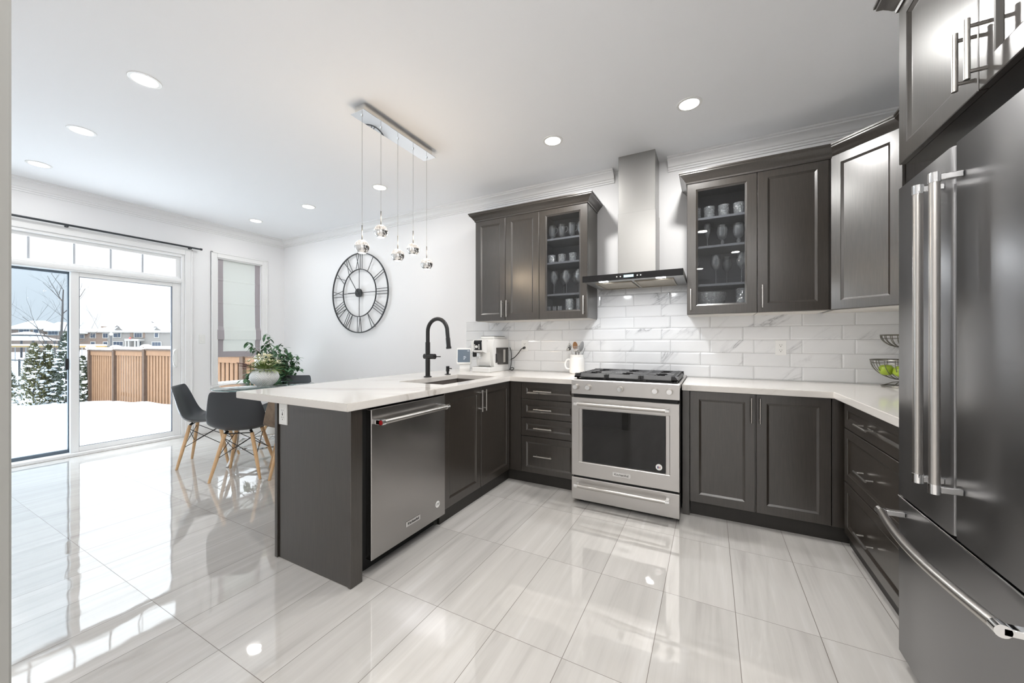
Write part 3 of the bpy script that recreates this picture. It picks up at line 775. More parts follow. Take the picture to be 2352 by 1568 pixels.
# outlets
def outlet(label, o, u, nrm, rot, plug=False, usb=False):
    o, u, nrm = Vector(o), Vector(u), Vector(nrm); t = thing('outlet', label, 'outlet', tuple(o))
    def slab(w, h, d0, d1, cz=0., cu=0., b=.002):
        mb = MB(); r = lambda ins, d: [o+u*(cu+a)+Vector((0, 0, cz+e))+nrm*d for a, e in ((-w/2+ins, -h/2+ins), (w/2-ins, -h/2+ins), (w/2-ins, h/2-ins), (-w/2+ins, h/2-ins))]
        mb.loops([r(0, d0), r(0, d1-b*.5), r(b, d1)]); return mb
    slab(.073, .117, 0, .006).build('plate', M['white_plastic'], t)
    slab(.036, .07, .0055, .008, 0, 0, .001).build('receptacle', M['white_plastic'], t)
    for cz in (-.02, .02):
        q = MB()
        for du in (-.007, .007):
            m2 = slab(.0022, .009, .0078, .0083, cz+.003, du, .0002); q.add(m2.v, m2.f)
        m2 = slab(.005, .005, .0078, .0083, cz-.009, 0, .0005); q.add(m2.v, m2.f)
        q.build('slots', M['gap'], t)
    if usb: slab(.008, .012, .0078, .0083, 0, .0, .0002).build('port', M['gap'], t)
    return t
outlet('white outlet on the tiles with a black plug in it, beside the coffee machine', (-1.742, YB-.0115, 1.189), UX, NY, 0)
outlet('white outlet on the tiles under the right wall cabinets', (.490, YB-.0115, 1.18), UX, NY, 0)
outlet('white outlet half hidden behind the smart display', (-2.385, YB-.0115, 1.165), UX, NY, 0)
outlet('white outlet with ports on the peninsula end panel', (-2.128, 1.268, .818), UX, NY, 0, usb=True)

# ------------------------------------------------------------------ range
rx0, rx1, ry = -.938, -.181, 2.75
t = thing('range', 'stainless gas range with glass oven door and black grates', 'range', (-.56, 3.15, 0))
q = MB(); q.box(rx0+.004, rx1-.004, ry+.045, 3.585, .045, .905); q.build('body', P('range_side', s(34, 34, 35), .35), t)
q = MB(); q.prism([(ry+.002, .833), (ry+.046, .833), (ry+.046, .935), (ry+.012, .941), (ry+.002, .935)], 'x', rx0, rx1); q.box(rx0, rx1, ry+.046, 3.585, .905, .941, .002)
cp = q.build('cooktop_panel', M['steel'], t)
q = MB(); q.box(rx0+.02, rx1-.02, ry+.075, 3.54, .9405, .947, .002); q.build('cooktop_tray', M['black_gloss'], t)
for kx in (-.902, -.808, -.572, -.337, -.244):
    k = MB(); kz = .887
    k.tube([(kx, ry+.002, kz), (kx, ry-.006, kz)], .0255, 24)
    k.tube([(kx, ry-.006, kz), (kx, ry-.030, kz)], [.0225, .0205], 24)
    kb = k.build('knob', M['nickel'], t, 40)
    MB().tube([(kx, ry-.030, kz), (kx, ry-.0315, kz)], .0165, 24).build('knob_cap', M['chrome'], kb, 40)
dq = MB(); dz0, dz1 = .213, .806
dq.loops([[(x, y, z) for x, y, z in R] for R in (
    [(rx0, ry+.042, dz0), (rx1, ry+.042, dz0), (rx1, ry+.042, dz1), (rx0, ry+.042, dz1)],
    [(rx0, ry+.003, dz0), (rx1, ry+.003, dz0), (rx1, ry+.003, dz1), (rx0, ry+.003, dz1)],
    [(rx0+.003, ry, dz0+.003), (rx1-.003, ry, dz0+.003), (rx1-.003, ry, dz1-.003), (rx0+.003, ry, dz1-.003)],
    [(-.882, ry, .316), (-.240, ry, .316), (-.240, ry, .725), (-.882, ry, .725)],
    [(-.878, ry+.003, .320), (-.244, ry+.003, .320), (-.244, ry+.003, .721), (-.878, ry+.003, .721)],
    [(-.856, ry+.003, .322), (-.266, ry+.003, .322), (-.266, ry+.003, .719), (-.856, ry+.003, .719)],
    [(-.850, ry+.012, .326), (-.272, ry+.012, .326), (-.272, ry+.012, .716), (-.850, ry+.012, .716)])], True, True)
od = dq.build('oven_door', M['steel'], t)
MB().box(-.851, -.271, ry+.0095, ry+.0115, .325, .717).build('oven_window', M['oven_glass'], od)
def range_handle(z, parent):
    q = MB(); q.tube([(rx0+.055, ry-.052, z), (rx1-.078, ry-.052, z)], .0125, 18)
    o = q.build('handle', M['nickel'], parent, 40)
    for x in (rx0+.050, rx1-.073):
        c = MB(); c.tube([(x-.013, ry-.052, z), (x+.013, ry-.052, z)], .0148, 18)
        c.box(x-.012, x+.012, ry-.05, ry+.001, z-.012, z+.012, .003)
        c.build('handle_cap', M['chrome'], parent, 40)
range_handle(.764, od)
b = MB().box(-.628, -.500, ry-.0035, ry+.001, .252, .283, .001).build('badge', M['chrome'], od)
text('lettering', 'KitchenAid', .0235, M['gap'], b, (-.564, ry-.0042, .268), FACE_NY, squash=.95)
st = MB(); st.tube([(-.312, ry+.0094, .362), (-.312, ry+.0085, .362)], .0215, 24); st = st.build('round_sticker', M['white_plastic'], od)
q = MB()
for i in range(3): q.box(-.312-.003, -.312+.011, ry+.0080, ry+.0086, .358+i*.005-.004, .358+i*.005-.0015)
q.build('sticker_stripes', M['red'], st); MB().box(-.322, -.315, ry+.0080, ry+.0086, .353, .368).build('sticker_field', M['blue'], st)
q = MB(); q.box(rx0, rx1, ry+.001, ry+.042, .032, .198, .003); wd = q.build('warming_drawer', M['steel'], t); range_handle(.153, wd)
MB().box(rx0+.012, rx1-.012, ry+.02, ry+.045, .198, .213).build('drawer_gap', M['gap'], t)
MB().box(rx0+.012, rx1-.012, ry+.015, ry+.045, .806, .833).build('door_gap', M['gap'], t)
for x in (rx0+.06, rx1-.06): MB().tube([(x, ry+.08, 0), (x, ry+.08, .046)], .018, 12).build('foot', M['black'], t)
# burners and grates
for bx_, by_, br in ((-.80, 2.95, .045), (-.80, 3.33, .036), (-.56, 3.14, .055), (-.32, 2.95, .040), (-.32, 3.33, .045)):
    MB().lathe([(.001, .0), (br, 0), (br, .012), (br*.8, .016), (br*.8, .024), (.001, .026)], (bx_, by_, .946), 20).build('burner', M['iron'], t, 40)
gy0, gy1 = ry+.035, 3.42
gw = (rx1-rx0-.02)/3
for i in range(3):
    a = rx0+.01+i*gw+.001; b_ = a+gw-.002
    q = MB(); zt = .986; zb_ = .962
    q.prism([(gy0, .955), (gy0+.055, .955), (gy0+.055, .975), (gy0+.05, zt), (gy0+.022, zt), (gy0, .962)], 'x', a, b_)
    q.prism([(gy1, .955), (gy1-.045, .955), (gy1-.045, zt), (gy1-.02, zt), (gy1, .962)], 'x', a, b_)
    if i == 0: q.prism([(a, .955), (a+.045, .955), (a+.045, zt), (a+.022, zt), (a, .962)], 'y', gy0, gy1)
    else: q.box(a, a+.016, gy0, gy1, zb_, zt, .002)
    if i == 2: q.prism([(b_, .955), (b_-.045, .955), (b_-.045, zt), (b_-.022, zt), (b_, .962)], 'y', gy0, gy1)
    else: q.box(b_-.016, b_, gy0, gy1, zb_, zt, .002)
    cx = (a+b_)/2
    n_b = 9
    for k in range(n_b):
        yy = gy0+.06+(gy1-gy0-.12)*k/(n_b-1)
        L = .085 if k % 2 else .07
        q.box(a+.01, a+L+.012, yy-.011, yy+.011, .967, zt, .002); q.box(b_-L-.012, b_-.01, yy-.011, yy+.011, .967, zt, .002)
    q.box(a+.01, b_-.01, (gy0+gy1)/2-.014, (gy0+gy1)/2+.014, .967, zt, .002)
    for px2 in (a+.02, b_-.02):
        for py2 in (gy0+.03, gy1-.03): q.box(px2-.008, px2+.008, py2-.008, py2+.008, .9465, .965)
    q.build('grate', M['iron'], t)

# ------------------------------------------------------------------ hood
hx0, hx1, hy, hz0, hz1 = -.934, -.174, 3.01, 1.717, 1.767
t = thing('range_hood', 'stainless chimney range hood with black glass front above the range', 'range hood', (-.555, YB, hz0))
q = MB(); q.box(hx0, hx1, hy+.012, YB-.013, hz0+.006, hz1, .002); q.build('canopy', M['steel_v'], t)
fp = MB().box(hx0, hx1, hy, hy+.012, hz0, hz1, .001).build('front_panel', M['black_gloss'], t)
MB().box(-.60, -.525, hy-.001, hy, 1.733, 1.752).build('display', M['lcd'], fp)
for x in (-.653, -.625, -.497, -.472): MB().tube([(x, hy, 1.742), (x, hy-.0015, 1.742)], .0055, 12).build('button', M['silver_plastic'], fp)
MB().box(-.712, -.402, 3.325, YB-.002, hz1, 2.34, .001).build('lower_chimney', M['steel_v'], t)
MB().box(-.708, -.406, 3.329, YB-.002, 2.34, ZC, .001).build('upper_chimney', M['steel_v'], t)
for a, b_ in ((-.86, -.565), (-.545, -.25)):
    q = MB(); q.box(a, b_, 3.15, 3.52, hz0+.001, hz0+.006, .001)
    for (u0, u1, w0, w1) in ((a, b_, 3.15, 3.162), (a, b_, 3.508, 3.52), (a, a+.012, 3.162, 3.508), (b_-.012, b_, 3.162, 3.508)): q.box(u0, u1, w0, w1, hz0-.003, hz0+.001, .001)
    q.build('filter', P('filter_mesh', s(168, 160, 146), .45, .8), t)
for x in (-.775, -.335):
    lm = MB().box(x-.035, x+.035, 3.065, 3.10, hz0+.002, hz0+.0055, .001).build('lamp', M['hood_lamp'], t)
    lo = lampdata('lamp_light', 'AREA', 1.2, (.95, .97, 1), t, (x+.555, 3.08-YB, -.004), .06)

# ------------------------------------------------------------------ dishwasher
t = thing('dishwasher', 'stainless dishwasher built into the peninsula beside the end panel', 'dishwasher', (-1.87, 1.69, 0))
q = MB(); q.box(-2.165, -1.60, 1.345, 1.985, .09, .875); q.box(-2.1, -1.64, 1.36, 1.98, .0, .09); q.build('tub', M['gap'], t)
dd = MB().box(-1.598, -1.556, 1.379, 1.993, .084, .872, .003).build('door', M['dw'], t)
q = MB(); q.tube([(-1.505, 1.415, .806), (-1.505, 1.945, .806)], .0125, 18); q.build('handle', M['nickel'], dd, 40)
for y, nm in ((1.408, 1), (1.952, 0)):
    q = MB(); q.tube([(-1.505, y-.012, .806), (-1.505, y+.012, .806)], .0155, 18); q.box(-1.556, -1.505, y-.012, y+.012, .793, .819, .003)
    cpn = q.build('handle_cap', M['chrome'], dd, 40)
    if nm: MB().tube([(-1.505, y-.012, .806), (-1.505, y-.0135, .806)], .012, 16).build('red_medallion', M['red'], cpn, 40)
b = MB().box(-1.556, -1.5525, 1.630, 1.748, .152, .182, .001).build('badge', M['chrome'], dd)
text('lettering', 'KitchenAid', .022, M['gap'], b, (-1.5518, 1.689, .167), FACE_PX, squash=.95)
q = MB(); q.tube([(-1.556, 1.915, .178), (-1.555, 1.915, .178)], .021, 24); st = q.build('round_sticker', M['white_plastic'], dd)
q = MB()
for k in range(3): q.tube([(-1.5548, 1.905+k*.009, .172+(k % 2)*.006), (-1.5548, 1.910+k*.009, .186)], .0016, 6)
q.build('sticker_mark', M['gap'], st)

# ------------------------------------------------------------------ refrigerator and cabinet above
FXF = .635; fy0, fy1, fs = 1.213, 1.962, 1.5875
t = thing('refrigerator', 'dark stainless french-door refrigerator with bottom freezer at the right', 'refrigerator', (1.0, 1.59, 0))
MB().box(FXF+.075, XR-.01, fy0+.004, fy1-.004, .02, 1.785).build('body', P('fridge_side', s(52, 52, 54), .4), t)
def frdoor(name, y0, y1, z0, z1):
    q = MB(); r_ = .014
    pr = [(FXF+.07, y0), (FXF+r_, y0), (FXF+r_*.3, y0+r_*.3), (FXF, y0+r_), (FXF, y1-r_), (FXF+r_*.3, y1-r_*.3), (FXF+r_, y1), (FXF+.07, y1)]
    q.prism(pr, 'z', z0, z1); return q.build(name, M['fridge'], t, 40)
dl = frdoor('door', fs+.003, fy1, .648, 1.803); dr = frdoor('door', fy0, fs-.003, .648, 1.803)
fz_ = frdoor('freezer_drawer', fy0, fy1, .055, .635)
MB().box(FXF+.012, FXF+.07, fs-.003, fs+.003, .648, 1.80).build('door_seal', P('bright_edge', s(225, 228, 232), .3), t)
MB().box(FXF+.02, FXF+.07, fy0+.01, fy1-.01, .635, .648).build('drawer_gap', M['gap'], t)
q = MB(); q.box(FXF+.001, FXF+.012, fy0, fy1, .6345, .639, .001); q.build('drawer_edge', M['chrome'], fz_)
MB().box(FXF+.045, FXF+.075, fy0+.01, fy1-.002, .0, .055).build('base_grille', P('grille_grey', s(70, 70, 70), .5), t)
for hy_, p in ((1.640, dl), (1.541, dr)):
    q = MB(); q.tube([(.578, hy_, .805), (.578, hy_, 1.690)], .0122, 20); hb = q.build('handle', M['nickel'], p, 40)
    for z in (.795, 1.700):
        q = MB(); q.tube([(.578, hy_, z-.014), (.578, hy_, z+.014)], .0138, 20); q.box(.578, FXF, hy_-.008, hy_+.008, z-.009, z+.009, .002)
        q.build('handle_bracket', M['chrome'], p, 40)
q = MB(); q.tube([(.572-.03*sin(pi*k/16), 1.915-.68*k/16, .585) for k in range(17)], .0135, 18); q.build('handle', M['nickel'], fz_, 40)
for yk in (1.905, 1.245):
    q = MB(); q.tube([(.570, yk-.012, .585), (.570, yk+.012, .585)], .0148, 18); q.box(.57, FXF, yk-.012, yk+.012, .576, .594, .002)
    q.build('handle_bracket', M['chrome'], fz_, 40)
BX = .63; bz0, bz1 = 1.889, 2.483; b0, bmid, b1 = .985, 1.46, 1.935
t = thing('wall_cabinet', 'dark two-door cabinet mounted above the refrigerator', 'cabinet', (1.0, 1.46, bz0))
MB().box(BX+.021, XR-.002, b0, b1, bz0, bz1).build('carcass', M['cab'], t)
for a, b_, hy_ in ((b1, bmid+.001, 1.478), (bmid-.001, b0, 1.423)):
    dm = MB().panel((BX+.02, a-.0015, bz0+.001), (0, -1, 0), UZ, (-1, 0, 0), a-b_-.003, bz1-bz0-.002, .02, .06, .010).build('door', M['cab'], t)
    bar_handle((BX, hy_, 1.908), (BX, hy_, 2.066), (-1, 0, 0), dm, .0065, .036)
crown_path('cabinet_crown', 'dark crown moulding above the refrigerator cabinet', [(XR-.004, b1), (BX, b1), (BX, b0), (XR-.004, b0)], Z1U-.012)

# ------------------------------------------------------------------ glassware
def revolve(name, prof, mat, seg=18): return MB().lathe(prof, (0, 0, 0), seg).build(name, mat, None, 50, False)
def tumbler_prof(r, h): return [(.001, .0), (r*.88, 0), (r*.9, .004), (r, h), (r-.0022, h), (r*.86, .012), (.001, .012)]
def wine_prof(h, rb, rf, hs): # foot radius rf, stem height hs, bowl radius rb
    return [(.001, 0), (rf, 0), (rf, .002), (.007, .007), (.0035, .018), (.0035, hs), (.012, hs+.006), (rb*.8, hs+.03), (rb, hs+.06), (rb*.9, h-.02), (rb*.72, h), (rb*.72-.0015, h), (rb*.88, h-.02), (rb-.002, hs+.06), (rb*.78, hs+.033), (.001, hs+.012)]
def flute_prof(h): return [(.001, 0), (.03, 0), (.03, .002), (.006, .006), (.0035, .02), (.0035, h*.38), (.012, h*.46), (.024, h*.66), (.026, h*.85), (.023, h), (.0215, h), (.0245, h*.85), (.0225, h*.66), (.001, h*.47)]
def goblet_prof(h): return [(.001, 0), (.032, 0), (.03, .006), (.012, .016), (.018, .032), (.012, .048), (.012, .052), (.034, .07), (.042, .11), (.036, h), (.0345, h), (.040, .11), (.032, .073), (.001, .06)]
def mug_glass(name='irish_coffee_glass'):
    mb = MB(); mb.lathe([(.001, 0), (.03, 0), (.03, .004), (.012, .016), (.012, .024), (.028, .04), (.034, .08), (.036, .145), (.034, .145), (.032, .08), (.025, .044), (.001, .036)], (0, 0, 0), 18)
    o = mb.build(name, M['glassware'], None, 50, False)
    q = MB(); q.tube([(.033, 0, .115), (.055, 0, .118), (.064, 0, .10), (.06, 0, .075), (.034, 0, .062)], .004, 8); q.build('handle', M['glassware'], o, 40, False)
    return o
used = {}
def place(proto, x, y, z, label, cat, group, rot=0.):
    o = proto if not used.get(proto.name) else copy_tree(proto)
    used[proto.name] = True
    o.location = (x, y, z); o.rotation_euler = (0, 0, rot); tag(o, label, cat, group); return o
ORD = ['leftmost', 'second', 'third', 'rightmost']
pr = mug_glass()
for i, x in enumerate((-1.355, -1.255, -1.155, -1.065)):
    place(pr, x, 3.40, SHELVES[0], '%s footed glass coffee mug on the top shelf, left glass cabinet' % ORD[i], 'mug', 'glass coffee mugs on the top shelf', -.3)
pr = revolve('tumbler', tumbler_prof(.039, .085), M['crystal'])
for i, x in enumerate((-1.36, -1.255, -1.145, -1.04)):
    place(pr, x, 3.40, SHELVES[1], '%s cut glass tumbler on the second shelf, left glass cabinet' % ORD[i], 'glass', 'tumblers in the left glass cabinet')
pr = revolve('wine_glass', wine_prof(.225, .042, .034, .10), M['glassware'])
for i, (x, y) in enumerate(((-1.33, 3.385), (-1.205, 3.385), (-1.08, 3.385))):
    place(pr, x, y, SHELVES[2], '%s wine glass in the front row on the third shelf, left glass cabinet' % ['left', 'middle', 'right'][i], 'wine glass', 'wine glasses in the left glass cabinet')
for i, (x, y) in enumerate(((-1.275, 3.51), (-1.15, 3.51))):
    place(pr, x, y, SHELVES[2], '%s wine glass in the back row on the third shelf, left glass cabinet' % ['left', 'right'][i], 'wine glass', 'wine glasses in the left glass cabinet')
pr = revolve('shot_glass', tumbler_prof(.023, .105), M['glassware'])
for i, x in enumerate((-1.375, -1.315, -1.262)):
    place(pr, x, 3.36, Z0U+.018, '%s shot glass on the floor of the left glass cabinet' % ['left', 'middle', 'right'][i], 'glass', 'shot glasses in the left glass cabinet')
pr = revolve('beaker_glass', tumbler_prof(.044, .168), M['crystal'])
for i, x in enumerate((-1.165, -1.06)):
    place(pr, x, 3.37, Z0U+.018, '%s tall cut glass on the floor of the left glass cabinet' % ['left', 'right'][i], 'glass', 'tall cut glasses in the left glass cabinet')
fl = thing('dried_flower', 'dark dried flower heads behind the tall cut glasses, left glass cabinet', 'dried flowers', (-1.09, 3.47, Z0U+.018))
q = MB(); random.seed(5)
for (dx, dz) in ((-.06, .18), (-.015, .205), (.03, .245), (.0, .18), (.05, .20)):
    q.sphere((-1.09+dx, 3.47, Z0U+.018+dz), .02, 10, 6)
q.build('flower_head', M['black'], fl, 60)
q = MB()
for (dx, dz) in ((-.06, .17), (-.015, .195), (.03, .235), (.05, .19)): q.tube([(-1.09, 3.49, Z0U+.018), (-1.09+dx, 3.472, Z0U+.018+dz)], .003, 6)
q.build('stem', M['stem'], fl)
pr = revolve('tumbler', tumbler_prof(.041, .10), M['crystal'])
for i, x in enumerate((-.105, -.005, .095, .2)):
    place(pr, x, 3.40, SHELVES[0], '%s cut glass tumbler on the top shelf, right glass cabinet' % ORD[i], 'glass', 'tumblers in the right glass cabinet')
pr = revolve('champagne_flute', flute_prof(.19), M['glassware'])
for i, x in enumerate((-.11, -.02)):
    place(pr, x, 3.39, SHELVES[1], '%s champagne flute on the second shelf, right glass cabinet' % ['left', 'right'][i], 'champagne flute', 'champagne flutes in the right glass cabinet')
pr = revolve('goblet', goblet_prof(.165), M['glassware'])
for i, x in enumerate((.085, .195)):
    place(pr, x, 3.39, SHELVES[1], '%s round cut goblet on the second shelf, right glass cabinet' % ['left', 'right'][i], 'goblet', 'goblets in the right glass cabinet')
pr = revolve('wine_glass', wine_prof(.235, .038, .033, .11), M['glassware'])
for i, x in enumerate((-.11, .04, .12, .215)):
    place(pr, x, 3.385 if i != 2 else 3.50, SHELVES[2], '%s wine glass on the third shelf, right glass cabinet' % ORD[i], 'wine glass', 'wine glasses in the right glass cabinet')
# faceted crystal bowl
cb = thing('crystal_bowl', 'wide faceted crystal bowl on the floor of the right glass cabinet', 'bowl', (.0, 3.42, Z0U+.018))
q = MB(); n_f = 22
rings = []
for r_, z in ((.06, 0), (.085, .012), (.118, .155), (.112, .155), (.08, .02)):
    rings.append([(r_*(1+.035*(k % 2))*cos(pi*k/n_f), 3.42+r_*(1+.035*(k % 2))*sin(pi*k/n_f), Z0U+.018+z) for k in range(2*n_f)])
q.loops(rings); q.build('bowl', M['crystal'], cb)
pr = revolve('beaker_glass', tumbler_prof(.040, .175), M['crystal'])
place(pr, .215, 3.38, Z0U+.018, 'tall cut glass right of the faceted bowl, right glass cabinet', 'glass', None)

# ------------------------------------------------------------------ things on the worktop
cx0, cx1, cy0, cz = -2.135, -1.925, 3.165, .925
t = thing('coffee_machine', 'white and silver automatic coffee machine on the worktop corner', 'coffee machine', (-2.03, 3.36, cz))
MB().box(cx0, cx1, cy0, 3.57, cz, cz+.05, .006).build('drip_tray_base', M['silver_plastic'], t)
MB().box(cx0+.015, cx1-.015, cy0+.008, cy0+.085, cz+.05, cz+.054, .001).build('drip_grid', M['nickel'], t)
q = MB(); q.prism([(3.565, cz+.05), (3.26, cz+.05), (3.245, cz+.10), (3.235, cz+.20), (3.235, cz+.27), (3.25, cz+.32), (3.29, cz+.335), (3.565, cz+.335)], 'x', cx0+.004, cx1-.002)
q.build('body', M['silver_plastic'], t, 30)
q = MB(); q.prism([(3.246, cz+.06), (3.258, cz+.052), (3.243, cz+.10), (3.233, cz+.20), (3.228, cz+.20), (3.238, cz+.10)], 'x', cx0+.03, cx1-.035); q.build('front_panel', M['white_plastic'], t)
q = MB(); q.prism([(3.24, cz+.19), (3.18, cz+.20), (3.168, cz+.21), (3.163, cz+.30), (3.175, cz+.325), (3.24, cz+.33)], 'x', cx0+.012, cx1-.075)
hd = q.build('control_head', M['silver_plastic'], t, 30)
q = MB(); q.prism([(3.166, cz+.222), (3.1695, cz+.222), (3.1655, cz+.30), (3.1745, cz+.318), (3.1705, cz+.320), (3.1605, cz+.30)], 'x', cx0+.028, cx1-.09); q.build('display', M['black_gloss'], hd)
MB().tube([(-2.073, 3.166, cz+.255), (-2.073, 3.154, cz+.256)], .014, 20).build('dial', M['silver_plastic'], hd, 40)
q = MB()
for k in range(4):
    for x in (-2.098, -2.046): q.box(x-.006, x+.006, 3.158, 3.166, cz+.232+k*.013, cz+.240+k*.013, .001)
q.build('buttons', M['silver_plastic'], hd)
q = MB(); q.box(-2.092, -2.052, 3.185, 3.235, cz+.155, cz+.195, .004)
for x in (-2.086, -2.058): q.tube([(x, 3.20, cz+.155), (x, 3.20, cz+.135)], .005, 10)
q.build('spout', M['chrome'], t, 40)
MB().box(cx0-.012, cx0+.02, 3.19, 3.235, cz+.15, cz+.215, .008).build('steam_nozzle', M['black'], t)
q = MB(); q.prism([(3.33, cz+.075), (3.545, cz+.065), (3.545, cz+.245), (3.30, cz+.245), (3.30, cz+.14)], 'x', cx1-.004, cx1+.006); q.build('water_tank', P('smoked_plastic', s(56, 54, 52), .12), t)
MB().box(cx1+.004, cx1+.007, 3.435, 3.48, cz+.09, cz+.225, .001).build('water_filter', P('filter_grey', s(176, 172, 168), .5), t)
MB().box(cx1-.004, cx1+.008, 3.288, 3.302, cz+.09, cz+.185, .003).build('tank_grip', M['black'], t)
MB().box(cx0+.02, cx1-.03, 3.30, 3.545, cz+.335, cz+.362, .008).build('hopper_lid', M['white_plastic'], t)
MB().box(cx0+.024, cx1-.034, 3.304, 3.541, cz+.362, cz+.366, .002).build('lid_rim', M['black'], t)
# power cord
pc = thing('power_cord', 'black power cord looping from the coffee machine to the outlet', 'cord', (-1.85, 3.55, cz))
q = MB(); q.tube(spline([(-1.745, 3.55, 1.162), (-1.765, 3.545, 1.152), (-1.80, 3.55, 1.11), (-1.845, 3.55, 1.065), (-1.885, 3.555, 1.045), (-1.905, 3.575, 1.04)]), .0045, 8)
q.tube(spline([(-1.908, 3.56, 1.17), (-1.892, 3.555, 1.13), (-1.885, 3.55, 1.08), (-1.885, 3.545, 1.0), (-1.893, 3.54, .945), (-1.885, 3.54, .932), (-1.862, 3.535, .931), (-1.845, 3.53, .945), (-1.855, 3.53, .957), (-1.885, 3.535, .95), (-1.905, 3.545, .932)]), .0042, 8)
q.build('cable', M['black'], pc, 40)
q = MB(); q.tube([(-1.742, YB-.0195, 1.169), (-1.743, 3.555, 1.164)], [.013, .011], 12); q.build('plug', M['black'], pc, 40)
# smart display
sd = thing('smart_display', 'white smart display tablet on a stand left of the coffee machine', 'smart display', (-2.255, 3.20, cz), radians(31))
def tilt(mb, c, a):   # rotate about x through c
    R = Matrix.Rotation(a, 3, 'X'); mb.v = [tuple(R @ (Vector(p)-Vector(c))+Vector(c)) for p in mb.v]; return mb
c0 = (0, 0, .155)
tilt(MB().box(-.077, .077, -.008, .010, .073, .242, .008), c0, radians(-9)).build('frame', M['white_plastic'], sd, None, False)
scr = tilt(MB().box(-.064, .064, -.0095, -.007, .092, .225, .001), c0, radians(-9)).build('screen', M['screen'], sd, None, False)
q = MB()
for k, (x0, x1) in enumerate(((.0, .022), (.0, .028), (.0, .018), (.0, .012))): q.box(x0-.004, x1-.004, -.0103, -.0095, .151-k*.010, .154-k*.010)
q.box(.035, .056, -.0103, -.0095, .208, .212)
tilt(q, c0, radians(-9)).build('screen_text', M['screen_text'], scr, None, False)
q = MB(); q.prism([(.0, .0), (.085, 0), (.085, .008), (.03, .05), (.02, .10), (.008, .10), (-.005, .03)], 'x', -.045, .06); q.build('stand', M['silver_plastic'], sd, None, False)
# utensil crock
kx, ky = -1.135, 3.485
t = thing('utensil_crock', 'white mug-shaped ceramic crock holding utensils beside the range', 'utensil crock', (kx, ky, cz))
q = MB(); q.lathe([(.001, 0), (.060, 0), (.071, .008), (.074, .02), (.074, .128), (.069, .150), (.065, .157), (.066, .162), (.066, .167), (.065, .172), (.0655, .182), (.061, .182), (.060, .16), (.067, .125), (.066, .02), (.001, .012)], (kx, ky, cz), 32)
q.build('jar', M['ceramic'], t, 35)
hd_ = Vector((-.83, -.55, 0)).normalized()
q = MB(); q.tube(spline([tuple(Vector((kx, ky, cz+z))+hd_*r_) for r_, z in ((.066, .132), (.088, .136), (.105, .122), (.116, .085), (.106, .055), (.088, .045), (.068, .046))]), .008, 12); q.build('handle', M['ceramic'], t, 40)
def utensil(name, label, cat, top, col, head, hcol):
    base = Vector((kx+(top[0]-kx)*-.15, ky+(top[1]-ky)*-.15, cz+.016)); top = Vector(top)
    o = thing(name, label, cat, tuple(base)); axis = (top-base).normalized()
    q = MB(); q.tube([base, top], .0045, 8); q.build('shaft', col, o, 40)
    q = head(top, axis); q.build('head', hcol, o, 50); return o
def bowl_head(rx, rz, ry=.35):
    def f(top, ax):
        q = MB(); q.sphere((0, 0, 0), 1, 14, 9); R = ax.to_track_quat('Z', 'Y').to_matrix()
        q.v = [tuple(R @ Vector((p[0]*rx, p[1]*rx*ry, p[2]*rz))+top+ax*rz*.7) for p in q.v]; return q
    return f
def ladle_head(top, ax):
    q = MB(); prof = [(.001, -.03), (.024, -.032), (.038, -.014), (.043, 0), (.040, 0), (.035, -.012), (.022, -.029), (.001, -.027)]
    q.lathe(prof, (0, 0, 0), 18); R = Matrix.Rotation(radians(-70), 3, 'Y') @ Matrix.Rotation(radians(25), 3, 'X'); q.v = [tuple(R @ Vector(p)+top+Vector((-.02, -.01, .01))) for p in q.v]; return q
def whisk_head(top, ax):
    q = MB(); R = ax.to_track_quat('Z', 'Y').to_matrix()
    for k in range(5):
        a = pi*k/5
        q.tube([top+R @ Vector((.022*sin(pi*i/10)*cos(a)*(1 if i <= 10 else 1), .022*sin(pi*i/10)*sin(a), .07*(1-cos(pi*i/10))/2)) for i in range(0, 11)], .0014, 6)
        q.tube([top+R @ Vector((-.022*sin(pi*i/10)*cos(a), -.022*sin(pi*i/10)*sin(a), .07*(1-cos(pi*i/10))/2)) for i in range(0, 11)], .0014, 6)
    return q
def spatula_head(w_, h_):
    def f(top, ax):
        q = MB(); q.box(-w_/2, w_/2, -.002, .002, -.005, h_, .002); R = ax.to_track_quat('Z', 'Y').to_matrix() @ Matrix.Rotation(.5, 3, 'Z')
        q.v = [tuple(R @ Vector(p)+top) for p in q.v]; return q
    return f
def fork_head(top, ax):
    q = MB(); R = ax.to_track_quat('Z', 'Y').to_matrix()
    q.box(-.022, .022, -.002, .002, -.004, .022, .001)
    for k in range(5): q.box(-.022+k*.0100, -.018+k*.0100, -.003, .003, .020, .05, .001)
    q.v = [tuple(R @ Vector(p)+top) for p in q.v]; return q
utensil('ladle', 'steel ladle leaning left in the white crock', 'ladle', (kx-.058, ky-.03, cz+.245), M['tool'], ladle_head, M['tool'])
utensil('wooden_spoon', 'brown wooden spoon standing tallest in the white crock', 'wooden spoon', (kx-.018, ky+.01, cz+.235), M['dark_wood'], bowl_head(.031, .042), M['spoon_wood'])
utensil('pasta_server', 'steel pasta fork in the middle of the white crock', 'pasta server', (kx+.004, ky-.03, cz+.215), M['tool'], fork_head, M['tool'])
utensil('whisk', 'steel wire whisk near the middle of the white crock', 'whisk', (kx+.022, ky-.012, cz+.20), M['tool'], whisk_head, M['tool'])
utensil('serving_spoon', 'large pale slotted spoon leaning right in the white crock', 'spoon', (kx+.042, ky-.012, cz+.225), M['white_plastic'], bowl_head(.034, .052), M['tool_grey'])
utensil('spatula', 'grey spatula leaning far right in the white crock', 'spatula', (kx+.062, ky-.01, cz+.19), M['tool_grey'], spatula_head(.034, .062), M['tool_grey'])
